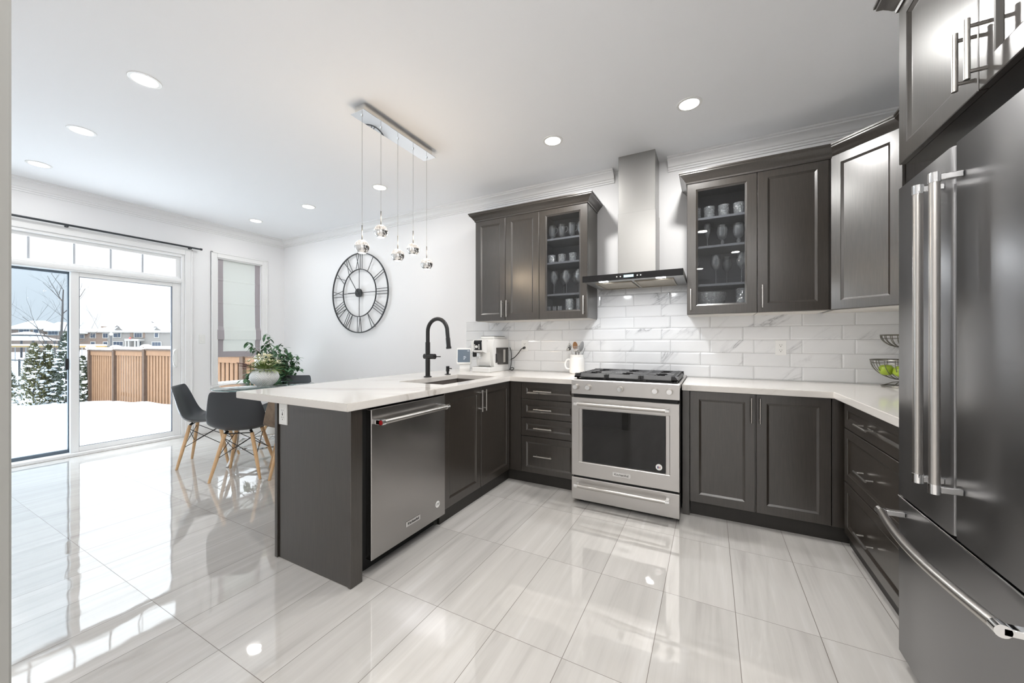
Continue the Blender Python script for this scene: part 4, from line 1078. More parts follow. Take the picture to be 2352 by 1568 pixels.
# fruit basket
bx_, by_ = 1.125, 3.40
t = thing('fruit_basket', 'two-tier wire fruit basket on the worktop behind the refrigerator', 'fruit basket', (bx_, by_, cz))
q = MB()
def ringp(r_, z, n=28): return [(bx_+r_*cos(2*pi*k/n), by_+r_*sin(2*pi*k/n), z) for k in range(n+1)]
q.tube(ringp(.10, cz+.006), .004, 6, False)
for k in range(4): a = pi/4+k*pi/2; q.tube([(bx_+.10*cos(a), by_+.10*sin(a), cz+.006), (bx_+.05*cos(a), by_+.05*sin(a), cz+.03), (bx_, by_, cz+.04)], .003, 6)
q.tube([(bx_, by_, cz+.03), (bx_, by_, cz+.48)], .004, 8); q.build('stand', M['wire'], t, 40)
def wire_bowl(r_, z0, z1):
    q = MB(); q.tube(ringp(r_, z1), .004, 6, False); q.tube(ringp(r_*.985, z1-.022), .002, 6, False)
    for k in range(18):
        a = 2*pi*k/18; q.tube([(bx_+r_*cos(a)*cos(u), by_+r_*sin(a)*cos(u), z1-(z1-z0)*sin(u)) for u in [pi/2*i/8 for i in range(8)]], .0022, 6)
    q.tube(ringp(r_*.25, z0+.003), .002, 6, False)
    return q.build('wire_bowl', M['wire'], t, 40)
wire_bowl(.155, .975, 1.105); wire_bowl(.105, 1.19, 1.272)
ap = MB(); ap.lathe([(.001, .006), (.014, 0), (.028, .006), (.038, .028), (.037, .05), (.026, .066), (.012, .068), (.001, .060)], (0, 0, 0), 20)
ap = ap.build('apple', M['apple'], None, 60, False); q = MB(); q.tube([(0, 0, .058), (.004, 0, .078)], .0016, 6); q.build('stem', M['stem'], ap, None, False)
place(ap, bx_-.088, by_-.03, 1.005, 'pale green apple resting against the left side of the wire bowl', 'apple', 'green apples in the basket')
o = place(ap, bx_-.055, by_-.085, 1.003, 'green apple in front, nearest the refrigerator in the wire bowl', 'apple', 'green apples in the basket'); o.rotation_euler = (.5, .3, 1)

# ------------------------------------------------------------------ wall clock
ccx, ccy, ccz, cR, cI = -4.262, YB-.03, 1.905, .545, .325
t = thing('wall_clock', 'large open iron wall clock with roman numerals on white wall', 'clock', (ccx, YB, ccz))
def cp_(r_, a): return (ccx+r_*sin(a), ccy, ccz+r_*cos(a))
def ring_box(mb, r_, w_, d_, n=72):
    vs, fs = [], []
    for k in range(n):
        a = 2*pi*k/n
        for rr_, yy in ((r_-w_/2, -d_/2), (r_+w_/2, -d_/2), (r_+w_/2, d_/2), (r_-w_/2, d_/2)): p = cp_(rr_, a); vs.append((p[0], ccy+yy, p[2]))
    for k in range(n):
        k2 = (k+1) % n
        for e in range(4): fs.append((k*4+e, k*4+(e+1) % 4, k2*4+(e+1) % 4, k2*4+e))
    mb.add(vs, fs)
q = MB(); ring_box(q, cR, .014, .014); q.build('outer_ring', M['clock'], t)
q = MB(); ring_box(q, cI, .011, .012); q.build('inner_ring', M['clock'], t)
q = MB()
for k in range(4): a = k*pi/2; q.tube([cp_(.03, a), cp_(cI, a)], .0045, 6)
for a in (.5, 2.6, 4.2): q.tube([cp_(cR-.003, a), (cp_(cR-.003, a)[0], YB, cp_(cR-.003, a)[2])], .004, 6)
q.tube([(ccx, ccy, ccz), (ccx, YB, ccz)], .012, 8)
q.build('spokes', M['clock'], t)
NUM = {1: 'I', 2: 'II', 3: 'III', 4: 'IIII', 5: 'V', 6: 'VI', 7: 'VII', 8: 'VIII', 9: 'IX', 10: 'X', 11: 'XI', 12: 'XII'}
for hnum, st_ in NUM.items():
    a0 = hnum*pi/6; q = MB(); wd = {'I': .034, 'V': .07, 'X': .075}; tot = sum(wd[c_] for c_ in st_); x = -tot/2
    for c_ in st_:
        m_ = x+wd[c_]/2
        def st(x0, x1): # stroke from inner x0 to outer x1 (offsets along tangent)
            p0 = Vector(cp_(cI+.005, a0)); p1 = Vector(cp_(cR-.006, a0)); tg = Vector((cos(a0), 0, -sin(a0)))
            q.tube([p0+tg*x0, p1+tg*x1], .0042, 6)
        if c_ == 'I': st(m_, m_*1.05)
        elif c_ == 'V': st(m_, m_-.03); st(m_, m_+.03)
        else: st(m_-.03, m_+.03); st(m_+.03, m_-.03)
        x += wd[c_]
    q.build('numeral', M['clock'], t)
q = MB(); q.tube([(ccx, ccy+.005, ccz), (ccx, ccy-.022, ccz)], .058, 28); q.build('hub', M['clock'], t, 40)
q = MB(); a = radians(-36); p0, p1 = cp_(-.07, a), cp_(.30, a); q.tube([(p0[0], ccy-.026, p0[2]), (p1[0], ccy-.026, p1[2])], .005, 6); q.build('minute_hand', M['clock'], t)
q = MB(); a = radians(-90); p0, p1 = cp_(-.03, a), cp_(.19, a); q.tube([(p0[0], ccy-.028, p0[2]), (p1[0], ccy-.028, p1[2])], .005, 6); q.build('hour_hand', M['clock'], t)

# ------------------------------------------------------------------ recessed lights
def pot(x, y, label, energy, group='recessed ceiling lights'):
    o = thing('recessed_light', label, 'ceiling light', (x, y, ZC), 0, group)
    MB().lathe([(.062, -.004), (.078, -.004), (.080, -.0005), (.062, -.0005)], (x, y, ZC), 28).build('trim_ring', M['white_plastic'], o, 40)
    MB().lathe([(.001, -.0035), (.062, -.0035), (.062, -.0005), (.001, -.0005)], (x, y, ZC), 28).build('diffuser', M['lamp'], o, 40)
    lampdata('lamp_light', 'AREA', energy, (1, .98, .95), o, (0, 0, -.006), .12)
for x, y, lb in ((-3.083, .985, 'round recessed light in the near row, closest to the pendant fixture'), (-4.247, .995, 'round recessed light in the middle of the near row'),
                 (-5.385, 1.0, 'round recessed light in the near row above the patio door'),
                 (-3.045, 2.81, 'round recessed light seen behind the hanging pendant cords'), (-4.228, 2.81, 'round recessed light in the far row over the clock'),
                 (-5.335, 2.81, 'round recessed light in the far row nearest the wall corner'),
                 (-1.115, 2.81, 'round recessed light left of the range hood chimney'), (-.125, 2.81, 'round recessed light right of the range hood chimney')):
    pot(x, y, lb, POT_W*(2.6 if x > -2 else .52))
for x, y, e in ((-.70, .99, 5.0), (-.1, .45, 3.0), (-.9, -1.2, HALL_FILL_W), (.4, -1.2, HALL_FILL_W), (-.2, -2.6, HALL_FILL_W)):  # unseen lamps, added to fill cabinet fronts and range wall with light
    pot(x, y, 'unseen round ceiling light added as fill above or behind the viewpoint', e, 'added fill lights above the viewpoint')

# ------------------------------------------------------------------ pendant fixture
pcx = -2.108
t = thing('pendant_fixture', 'five-globe pendant light on a long mirrored ceiling bar over peninsula', 'pendant light', (pcx, 2.12, ZC))
MB().box(pcx-.045, pcx+.045, 1.768, 2.472, ZC-.058, ZC, .002).build('canopy', M['canopy'], t)
MB().box(pcx-.066, pcx+.066, 1.748, 2.492, ZC-.062, ZC-.058, .001).build('mirror_plate', M['mirror'], t)
for y, z in ((1.789, 1.876), (1.956, 2.025), (2.122, 1.887), (2.288, 1.969), (2.452, 1.882)):
    r_ = .049
    q = MB(); q.lathe([(r_*sin(pi*i/16), -r_*cos(pi*i/16)) for i in range(8, 16)]+[(.008, r_)], (pcx, y, z), 24); gl = q.build('globe', M['globe'], t, 60)
    q = MB(); q.lathe([(.026, -r_*.86)]+[(r_*1.01*sin(pi*i/16), -r_*1.01*cos(pi*i/16)) for i in range(3, 9)]+[(r_*1.01, .004), (r_*.98, .004), (r_*.98, 0), (.024, -r_*.80)], (pcx, y, z), 24); q.build('mirror_bowl', M['chrome'], gl, 40)
    q = MB(); q.lathe([(.001, -r_*.84), (.025, -r_*.84), (.025, -r_*.80), (.001, -r_*.80)], (pcx, y, z), 20); q.build('lens', M['lamp'], gl, 40)
    q = MB(); q.tube([(pcx, y, z+r_), (pcx, y, z+r_+.10)], .0033, 8); q.build('rod', M['rod'], gl, 40)
    q = MB(); q.tube([(pcx, y, z+r_+.10), (pcx, y, ZC-.062)], .0011, 6); q.build('cord', M['cord'], t)
    q = MB(); q.tube([(pcx, y, ZC-.062), (pcx, y, ZC-.070)], .006, 12); q.build('cord_grip', M['chrome'], t)
    lampdata('bulb_light', 'POINT', .55, (1, .78, .54), t, (.02, y-2.12, z+r_+.05-ZC), .02)

# ------------------------------------------------------------------ dining set
def make_chair(label, shell):
    t = thing('dining_chair', label, 'chair')
    prof = [(.235, .418, .205, .012), (.215, .436, .215, .016), (.12, .438, .232, .030), (0, .425, .240, .045), (-.10, .422, .245, .060), (-.165, .445, .245, .066), (-.205, .50, .240, .062), (-.228, .57, .230, .054), (-.245, .65, .215, .045), (-.262, .73, .195, .034), (-.272, .775, .180, .026), (-.276, .795, .160, .020)]
    nt = 12; vs, fs = [], []
    for i, (y, z, hw, cu) in enumerate(prof):
        i0, i1 = max(i-1, 0), min(i+1, len(prof)-1)
        ty, tz = prof[i1][0]-prof[i0][0], prof[i1][1]-prof[i0][1]; L = sqrt(ty*ty+tz*tz); ny, nz = tz/L, -ty/L   # towards sitter
        for k in range(nt+1):
            u = -1+2*k/nt; lift = cu*abs(u)**2.6
            vs.append((hw*u, y+ny*lift*1.0, z+nz*lift))
    n1 = nt+1
    for i in range(len(prof)-1):
        for k in range(nt): fs.append((i*n1+k, i*n1+k+1, (i+1)*n1+k+1, (i+1)*n1+k))
    mb = MB(); mb.add(vs, fs); sh = mb.build('seat_shell', shell, t, 80, False)
    so = sh.modifiers.new('thick', 'SOLIDIFY'); so.thickness = .007; so.offset = 0
    su = sh.modifiers.new('smooth', 'SUBSURF'); su.levels = 1; su.render_levels = 2
    tops = [(sx*.105, sy*.12-.01, .405) for sx in (-1, 1) for sy in (-1, 1)]; feet = [(sx*.195, sy*.205, 0) for sx in (-1, 1) for sy in (-1, 1)]
    for a, b_ in zip(tops, feet):
        q = MB(); q.tube([a, tuple((Vector(a)+Vector(b_))/2), b_], [.016, .0155, .011], 12); q.build('leg', M['beech'], t, 40, False)
    q = MB()
    L = lambda i, f: tuple(Vector(tops[i])*(1-f)+Vector(feet[i])*f)
    for i, k in ((0, 1), (1, 0), (2, 3), (3, 2), (0, 2), (2, 0), (1, 3), (3, 1)): q.tube([L(i, .08), L(k, .52)], .0033, 6)
    for i in range(4): q.tube([tops[i], (tops[i][0]*.85, tops[i][1]*.85, .424)], .012, 8)
    q.tube([tops[0], tops[2]], .005, 6); q.tube([tops[1], tops[3]], .005, 6)
    q.build('wire_brace', M['black'], t, None, False)
    return t
def face(o, x, y, dx, dy, label):
    o.location = (x, y, 0); o.rotation_euler = (0, 0, atan2(dy, dx)-pi/2); o['label'] = label; o['group'] = 'shell chairs around the glass table'
TX, TY = -4.338, 2.385
ch = make_chair('x', M['shell'])
face(ch, -4.55, 1.955, .62, .78, 'charcoal shell dining chair in side view beside the patio door')
c2_ = copy_tree(ch); face(c2_, -3.85, 1.93, -.69, .73, 'charcoal shell dining chair seen from behind, next to the peninsula')
c3_ = copy_tree(ch); face(c3_, -4.66, 2.80, .45, -.85, 'charcoal shell dining chair on far side, in front of tall plant')
c4_ = copy_tree(ch); face(c4_, -3.80, 2.80, -.70, -.60, 'charcoal shell dining chair mostly hidden behind the peninsula')
c5_ = make_chair('x', M['shell_brown']); face(c5_, -3.53, 2.20, -.86, .5, 'brown wood-look shell dining chair next to the end panel')
# glass table
t = thing('dining_table', 'round glass dining table on chrome tube legs', 'table', (TX, TY, 0))
MB().lathe([(.001, .738), (.470, .738), (.475, .741), (.475, .747), (.470, .750), (.001, .750)], (TX, TY, 0), 64).build('glass_top', M['table_glass'], t, 40)
q = MB()
vs = [(TX+.4756*cos(2*pi*k/72), TY+.4756*sin(2*pi*k/72), .744) for k in range(73)]
q.tube(vs, .0035, 6, False); q.build('edge_band', P('glass_edge', s(96, 128, 128), .1), t, 40)
la = [atan2(1.948-TY, -4.186-TX)+k*pi/2 for k in range(4)]
for a in la:
    f = lambda r_, z: (TX+r_*cos(a), TY+r_*sin(a), z)
    q = MB(); q.tube([f(.34, .736), f(.345, .55), f(.35, .30), (f(.365, .18)), f(.41, .08), f(.455, .012), f(.462, 0)], .0165, 14); q.build('leg', M['chrome'], t, 40)
q = MB()
for k in (0, 1):
    a = la[k]; p = lambda r_, z: (TX+r_*cos(a), TY+r_*sin(a), z)
    q.tube([p(.375, .15+.012*k), p(-.375, .15+.012*k)], .011, 10)
q.tube([(TX+.30*cos(2*pi*k/40), TY+.30*sin(2*pi*k/40), .13) for k in range(41)], .012, 8, False)
q.build('stretcher', M['chrome'], t, 40)
q = MB(); q.tube([(TX+.34*cos(2*pi*k/40), TY+.34*sin(2*pi*k/40), .72) for k in range(41)], .008, 8, False); q.build('top_ring', M['chrome'], t, 40)
# vase and flowers
vx, vy, vz = -4.33, 2.37, .7505
q = MB(); q.lathe([(.001, 0), (.07, 0), (.08, .006), (.115, .035), (.138, .075), (.142, .10), (.130, .14), (.100, .172), (.062, .186), (.056, .186), (.09, .168), (.118, .14), (.128, .10), (.105, .04), (.001, .02)], (0, 0, 0), 48)
vs_ = q.build('vase', M['vase'], None, 50, False); vs_.location = (vx, vy, vz); tag(vs_, 'squat white ribbed vase in the middle of the glass table', 'vase')
def blade(mb, base, dr, L, w_, droop=.3, seg=4, fold=.25):
    base, dr = Vector(base), Vector(dr).normalized(); side = dr.cross(Vector((0, 0, 1)))
    if side.length < .05: side = Vector((1, 0, 0))
    side.normalize(); vs, fs = [], []
    for i in range(seg+1):
        f = i/seg; p = base+dr*L*f+Vector((0, 0, -droop*L*f*f)); ww = w_*sin(pi*min(.06+f*.94, .999))**.8/2 if i < seg else .0005
        nrm = side.cross(dr)
        vs += [p-side*ww, p-nrm*ww*fold, p+side*ww]
    for i in range(seg):
        a = 3*i; fs += [(a, a+1, a+4, a+3), (a+1, a+2, a+5, a+4)]
    mb.add(vs, fs)
fa = thing('flower_arrangement', 'cream lilies and green blades arranged in the white vase', 'flower arrangement', (vx, vy, vz+.05)); random.seed(11)
g1, g2, g3 = MB(), MB(), MB(); top = Vector((vx, vy, vz+.175))
g1.tube([(vx, vy, vz+.035), (vx, vy, vz+.19)], .02, 8)
for k in range(120):
    a = random.uniform(0, 2*pi); e = random.uniform(-.05, 1.2); dr = (cos(a)*cos(e), sin(a)*cos(e), sin(e)+.12)
    blade(g1, top+Vector((cos(a)*.03, sin(a)*.03, -.005)), dr, random.uniform(.11, .22), random.uniform(.014, .024), random.uniform(.1, .5))
g1.build('leaves', M['fern'], fa)
for k in range(26):
    a = random.uniform(0, 2*pi); e = random.uniform(.25, 1.35); R_ = random.uniform(.10, .19)
    c0 = top+Vector((cos(a)*cos(e)*R_, sin(a)*cos(e)*R_, sin(e)*R_*.75+.02))
    for p in range(6):
        b_ = 2*pi*p/6+k; blade(g2, c0, (cos(b_)*.8+cos(a)*.4, sin(b_)*.8+sin(a)*.4, .7), random.uniform(.045, .07), .022, .3, 3)
g2.build('petals', M['lily'], fa)
lft = Vector((-.47, -.3, 0))
for k in range(9):
    dr = Vector((-.80+random.uniform(-.2, .2), -.55+random.uniform(-.2, .2), random.uniform(-.02, .35))); e = top+dr.normalized()*random.uniform(.2, .29)
    g3.tube([top, e], .002, 5)
    for q_ in range(7): blade(g3, top+(e-top)*(.55+.06*q_), dr+Vector((random.uniform(-.5, .5), random.uniform(-.5, .5), random.uniform(-.3, .6))), .035, .008, .1, 2)
g3.build('plum_spikes', M['plum'], fa)
# ficus
def ficus():
    x0, y0 = -5.22, 3.02; random.seed(21)
    t = thing('potted_ficus', 'tall leafy green potted plant in the room corner by the narrow window', 'plant', (x0, y0, 0))
    MB().lathe([(.001, 0), (.13, 0), (.17, .30), (.175, .31), (.16, .31), (.155, .28), (.001, .28)], (x0, y0, 0), 28).build('pot', M['terracotta'], t, 40)
    MB().lathe([(.001, .282), (.155, .282), (.155, .276), (.001, .276)], (x0, y0, 0), 20).build('soil', M['soil'], t)
    st, lf = MB(), MB()
    st.tube([(x0, y0, .26), (x0+.02, y0-.01, .6), (x0-.01, y0, .85)], [.018, .014, .01], 8)
    def px(u, v, off=0.):   # a tip inside the crown
        dd = 5.06+off; lat = (u-1176)/860.66*dd; return Vector((.884*lat-.467*dd, .467*lat+.884*dd, 1.22-(v-787)/860.66*dd))
    tips = [(613, 768), (607, 790), (572, 788), (640, 790), (655, 800), (668, 812), (680, 828), (688, 845), (683, 820), (660, 830), (645, 820), (630, 800), (620, 812), (672, 848), (650, 850), (638, 842), (625, 835), (600, 815), (590, 800), (566, 862), (578, 852), (560, 872), (660, 865), (645, 868), (630, 862), (618, 850), (675, 860), (640, 880), (655, 880), (605, 840), (585, 880), (668, 840), (622, 826), (646, 835), (628, 880), (612, 880)]
    for (u, v) in tips:
        tip = px(u, v, random.uniform(-.22, .22)); base = Vector((x0, y0, random.uniform(.55, .85))); mid = (base+tip)/2+Vector((0, 0, .10))
        pts = [base*(1-f)**2+mid*2*f*(1-f)+tip*f*f for f in [i/6 for i in range(7)]]
        st.tube(pts, [.005-.0006*i for i in range(7)], 5)
        for i in range(2, 7):
            for rep in range(5):
                a = random.uniform(0, 2*pi); p = pts[i]+Vector((random.uniform(-.03, .03), random.uniform(-.03, .03), random.uniform(-.03, .03)))
                if p.z < .7: continue
                blade(lf, p, (cos(a), sin(a), random.uniform(-.9, .25)), random.uniform(.06, .095), random.uniform(.032, .044), .35, 4, .18)
    lf.v = [(max(x, XL+.02), min(y, YB-.02), z) for x, y, z in lf.v]
    st.build('stems', M['stem'], t); lf.build('foliage', M['ficus'], t)
ficus()

# ------------------------------------------------------------------ outdoors
def gz_(x): # height of the snow falling away from the house
    xs = [(-6.2, -.06), (-9, -.2), (-12.3, -.38), (-14.1, -.45), (-18.4, -.74), (-40, -.9), (-140, -.9)]
    for (a, za), (b_, zb) in zip(xs, xs[1:]):
        if x >= b_: f = (x-a)/(b_-a); return za+(zb-za)*f
    return xs[-1][1]
q = MB(); gx = [-6.18, -7, -8, -9, -10, -11, -12.3, -13, -14.1, -15, -16, -17, -18.4, -20, -24, -30, -40, -60, -100, -140]; gyl = [-60, -30, -15, -8, -4, -2, -1, 0, 1, 2, 3, 4, 4.6, 5.5, 7, 10, 20, 40, 80]
random.seed(4); vs, fs = [], []
for x in gx:
    for y in gyl: vs.append((x, y, gz_(x)+(random.uniform(-.035, .035) if -18 < x < -7 else 0)))
ny_ = len(gyl)
for i in range(len(gx)-1):
    for k in range(ny_-1): fs.append((i*ny_+k, i*ny_+k+1, (i+1)*ny_+k+1, (i+1)*ny_+k))
q.add(vs, fs); gr = q.build('ground_snow', M['snow'], None, 80); struct(gr)
# wooden fence
FY = 4.55; posts = [-18.45, -16.3, -14.1, -11.6, -9.05, -6.5]
t = thing('wooden_fence', 'new cedar board fence capped with snow along the yard', 'fence', (-12.5, FY, gz_(-12.5)))
for i, x in enumerate(posts):
    zt = 1.03+.025*min(i, 3)-(.13 if i > 3 else 0)
    MB().box(x-.07, x+.07, FY-.09, FY+.05, gz_(x)-.2, zt, .006).build('post', M['fence_post'], t)
    MB().box(x-.10, x+.10, FY-.12, FY+.08, zt, zt+.02, .004).build('post_cap', M['fence_post'], t)
    q = MB(); q.sphere((x, FY-.02, zt+.02), .13, 14, 8, 1, 1, .6); q.build('snow_cap', M['snow'], t, 60)
for i in range(len(posts)-1):
    a, b_ = posts[i]+.07, posts[i+1]-.07; zt = .955+.03*min(i, 3)-(.13 if i >= 3 else 0); zg = min(gz_(a), gz_(b_))-.15
    q = MB(); q.box(a, b_, FY-.045, FY-.012, zt-.15, zt-.01, .004); q.box(a, b_, FY+.0, FY+.03, zg+.35, zg+.45); q.build('rail', M['fence'], t)
    MB().box(a, b_, FY-.07, FY+.05, zt-.01, zt+.025, .005).build('cap_board', M['fence_post'], t)
    q = MB(); q.box(a, b_, FY-.068, FY+.048, zt+.025, zt+.115, .04); q.build('snow_cap', M['snow'], t, 60)
    q = MB(); x = a+.02; k = 0
    while x+.125 < b_:
        q.box(x, x+.128, FY-.022, FY-.004, zg, zt-.03, .003); x += .187
    q.build('front_boards', M['fence'], t)
    q = MB(); x = a+.02+.10
    while x+.10 < b_:
        q.box(x, x+.12, FY+.004, FY+.02, zg, zt-.03); x += .187
    q.build('back_boards', M['fence_post'], t)
# chain link fence
def at(u, dd):   # a bearing at a depth
    lat = (u-1176)/860.66*dd; return (.8841*lat-.4673*dd, .4673*lat+.8841*dd)
CA, CB = Vector(at(-90, 15.6)+(0,)), Vector(at(206, 13.0)+(0,)); CD = (CB-CA).normalized(); CL = (CB-CA).length; zr = .555; zb_ = -.78
t = thing('chain_link_fence', 'black-railed chain link fence behind the snowy cedars', 'fence', tuple(CB.xy)+(zb_,))
def cpt(d_, z): return (CA.x+CD.x*d_, CA.y+CD.y*d_, z)
q = MB(); q.tube([cpt(0, zr), cpt(CL, zr)], .026, 8); q.build('top_rail', P('black_rail', s(34, 37, 42), .5), t, 40)
for k in range(5): MB().tube([cpt(CL*k/4, zb_-.1), cpt(CL*k/4, zr+.04)], .03, 8).build('post', P('rail_post', s(44, 47, 52), .5), t, 40)
q = MB(); H = zr-zb_; d_ = -H
while d_ < CL:
    for sg in (0, 1):
        za, zc = (zb_, zr) if sg == 0 else (zr, zb_)
        q.tube([cpt(d_, za), cpt(d_+H, zc)], .0045, 3, False)
    d_ += .105
q.v = [(x, y, z) for x, y, z in q.v]
q.build('wire_mesh', M['wire_grey'], t)
# cedars
def cedar(x, y, h, r_, label, mat, seed, brown=False):
    random.seed(seed); z0 = gz_(x)-.05
    t = thing('cedar_shrub', label, 'shrub', (x, y, z0), 0, 'cedars by the chain link fence')
    MB().tube([(x, y, z0), (x, y, z0+h*.9)], [.03, .008], 8).build('trunk', M['bark'], t)
    f, sn = MB(), MB()
    for k in range(1500):
        u = random.random()**.8; rr_ = r_*(1-u)**.75*random.uniform(.55, 1.05)*(1 if u > .08 else .85); a = random.uniform(0, 2*pi); p = (x+rr_*cos(a), y+rr_*sin(a), z0+u*h)
        blade(f, p, (cos(a)*.5, sin(a)*.5, 1.0+random.uniform(-.8, .3)), random.uniform(.07, .15), random.uniform(.03, .06), 0, 2, .3)
    f.build('foliage', mat, t)
    for k in range(230):
        u = random.random()**.9; rr_ = r_*(1-u)**.75*random.uniform(.8, 1.08); a = random.uniform(0, 2*pi); c0 = (x+rr_*cos(a), y+rr_*sin(a), z0+u*h)
        s_ = random.uniform(.018, .055); sn.sphere(c0, s_, 7, 5, random.uniform(1, 1.7), random.uniform(1, 1.7), .6)
    sn.build('snow_clumps', M['snow'], t, 70)
for u, dd, h, r_, lb, mt, sd_ in ((12, 12.2, 1.25, .42, 'small snowy cedar at the left, half behind the near jamb', 'cedar', 1), (78, 12.0, 1.95, .52, 'leftmost tall olive cedar dusted with snow', 'cedar', 2), (112, 12.3, 1.88, .42, 'middle cedar with browned foot, dusted with snow', 'cedar', 3),
                                 (152, 12.4, 2.30, .52, 'tallest dark cedar beside the door stile, dusted with snow', 'cedar_b', 4), (190, 12.6, 1.50, .28, 'slim dark cedar next to the wooden fence end', 'cedar_b', 5)):
    x, y = at(u, dd); cedar(x, y, h, r_*.85, lb, M[mt], sd_)
# bare tree
def bare_tree():
    random.seed(17); x, y = at(138, 15.5); z0 = gz_(x)
    t = thing('bare_tree', 'leafless young tree behind the snowy cedars', 'tree', (x, y, z0)); q = MB()
    right = Vector((.884, .467, 0)); fw = Vector((-.467, .884, 0))
    def grow(p, dr, L, r_, lev):
        pts = [p]; d_ = dr.normalized()
        for i in range(4):
            w_ = .05 if lev == 0 else .14; d_ = (d_+Vector((random.uniform(-w_, w_), random.uniform(-w_, w_), random.uniform(-.02, .16)))).normalized(); pts.append(pts[-1]+d_*L/4)
        q.tube(pts, [r_*(1-.14*i) for i in range(5)], 6 if lev < 2 else 4)
        if lev >= 4: return
        for k in range(3 if lev > 0 else 4):
            f = random.choice((1, 2, 3, 4)) if lev else (2, 3, 3, 4)[k]; sd = random.choice((-1, 1)); a = random.uniform(-1, 1)
            nd = d_*.75+right*sd*random.uniform(.35, .85)+fw*a*.5
            grow(pts[f], nd, L*random.uniform(.5, .72), r_*(1-.14*f)*.55, lev+1)
    q2 = Vector((x, y, z0)); q.tube([q2, q2+Vector((.02, 0, 1.2)), q2+Vector((0, .03, 2.2))], [.06, .052, .045], 8)
    p = q2+Vector((0, .03, 2.2)); grow(p, Vector((.0, 0, 1)), 2.0, .042, 0)
    for (sx, zz, L) in ((-1, 1.4, 2.0), (1, 1.5, 1.8), (-1, 1.9, 1.7), (1, 2.1, 1.5), (-1, 1.1, 1.8)):
        grow(q2+Vector((0, 0, zz)), right*sx*.9+Vector((0, 0, .75))+fw*random.uniform(-.3, .3), L, .02, 1)
    q.build('branches', M['bark'], t)
bare_tree()
# field fence with yellow cap
t = thing('field_fence', 'distant chain fence with a yellow top rail across snowy field', 'fence', at(120, 42)+(-.9,)); A, B = Vector(at(-60, 44)+(0,)), Vector(at(243, 40)+(0,))
q = MB(); q.tube([(A.x, A.y, .82), (B.x, B.y, .82)], .11, 8); q.build('yellow_rail', M['yellow'], t, 40)
q = MB(); q.tube([(A.x, A.y, .96), (B.x, B.y, .96)], .10, 8); q.build('snow_cap', M['snow'], t, 40)
for k in range(13):
    p = A.lerp(B, k/12); MB().tube([(p.x, p.y, -.95), (p.x, p.y, .8)], .035, 6).build('post', M['wire_grey'], t)
# gazebo with a snow roof
gzx, gzy = at(62, 52); t = thing('gazebo', 'open gazebo with two-tier snow covered roof on the field', 'gazebo', (gzx, gzy, -.9))
def hip(mb, cx, cy, r_, z0, z1, rt, n=8): mb.lathe([(r_, z0), (rt, z1)], (cx, cy, 0), n, 1, 1, True, True)
q = MB(); hip(q, gzx, gzy, 3.3, 1.55, 2.2, 1.2); q.build('lower_roof', M['snow'], t)
q = MB(); hip(q, gzx, gzy, 1.9, 2.35, 2.75, .25); q.build('upper_roof', M['snow'], t)
q = MB(); hip(q, gzx, gzy, 1.3, 2.2, 2.36, 1.3); q.build('roof_vent', M['shingle'], t)
for k in range(8):
    a = 2*pi*k/8; MB().box(gzx+2.9*cos(a)-.1, gzx+2.9*cos(a)+.1, gzy+2.9*sin(a)-.1, gzy+2.9*sin(a)+.1, -.95, 1.56).build('post', M['shingle'], t)
# houses
def house(name, label, cu, dd, width, depth, zw, zr, wallmat, wins, gables=(), u_dir=None):
    cx, cy = at(cu, dd); rot = radians(27.8637)
    # built in a local frame: x to the right of the view, y away from it
    t = thing(name, label, 'house', (cx, cy, -.9), rot)
    MB().box(-width/2, width/2, 0, depth, 0, zw, .02).build('walls', wallmat, t, None, False)
    e = .5; q = MB()
    R0 = [(-width/2-e, -e, zw), (width/2+e, -e, zw), (width/2+e, depth+e, zw), (-width/2-e, depth+e, zw)]
    R1 = [(-width/2-e, -e, zw+.25), (width/2+e, -e, zw+.25), (width/2+e, depth+e, zw+.25), (-width/2-e, depth+e, zw+.25)]
    k = depth*.5
    R2 = [(-width/2+k, depth*.5-.05, zr), (width/2-k, depth*.5-.05, zr), (width/2-k, depth*.5+.05, zr), (-width/2+k, depth*.5+.05, zr)]
    q.loops([R0, R1, R2]); q.build('snow_roof', M['snow'], t, None, False)
    MB().box(-width/2-.3, width/2+.3, -.42, -.3, zw-.18, zw, .01).build('fascia', M['house_trim'], t, None, False)
    for (x, z, w_, h_) in wins:
        f = MB().box(x-w_/2-.18, x+w_/2+.18, -.10, .02, z-.18, z+h_+.22, .01).build('window_frame', M['house_trim'], t, None, False)
        q = MB()
        nn_ = max(1, round(w_/.7))
        for i in range(nn_): q.box(x-w_/2+i*w_/nn_+.05, x-w_/2+(i+1)*w_/nn_-.05, -.13, -.09, z, z+h_)
        q.build('window_pane', M['house_glass'], f, None, False)
    return t
def dz(v, dd): return 1.22-(v-787)/860.66*dd+.9   # height above the house base
D1 = 95.
def hx(u, cu, dd): return (u-cu)/860.66*dd
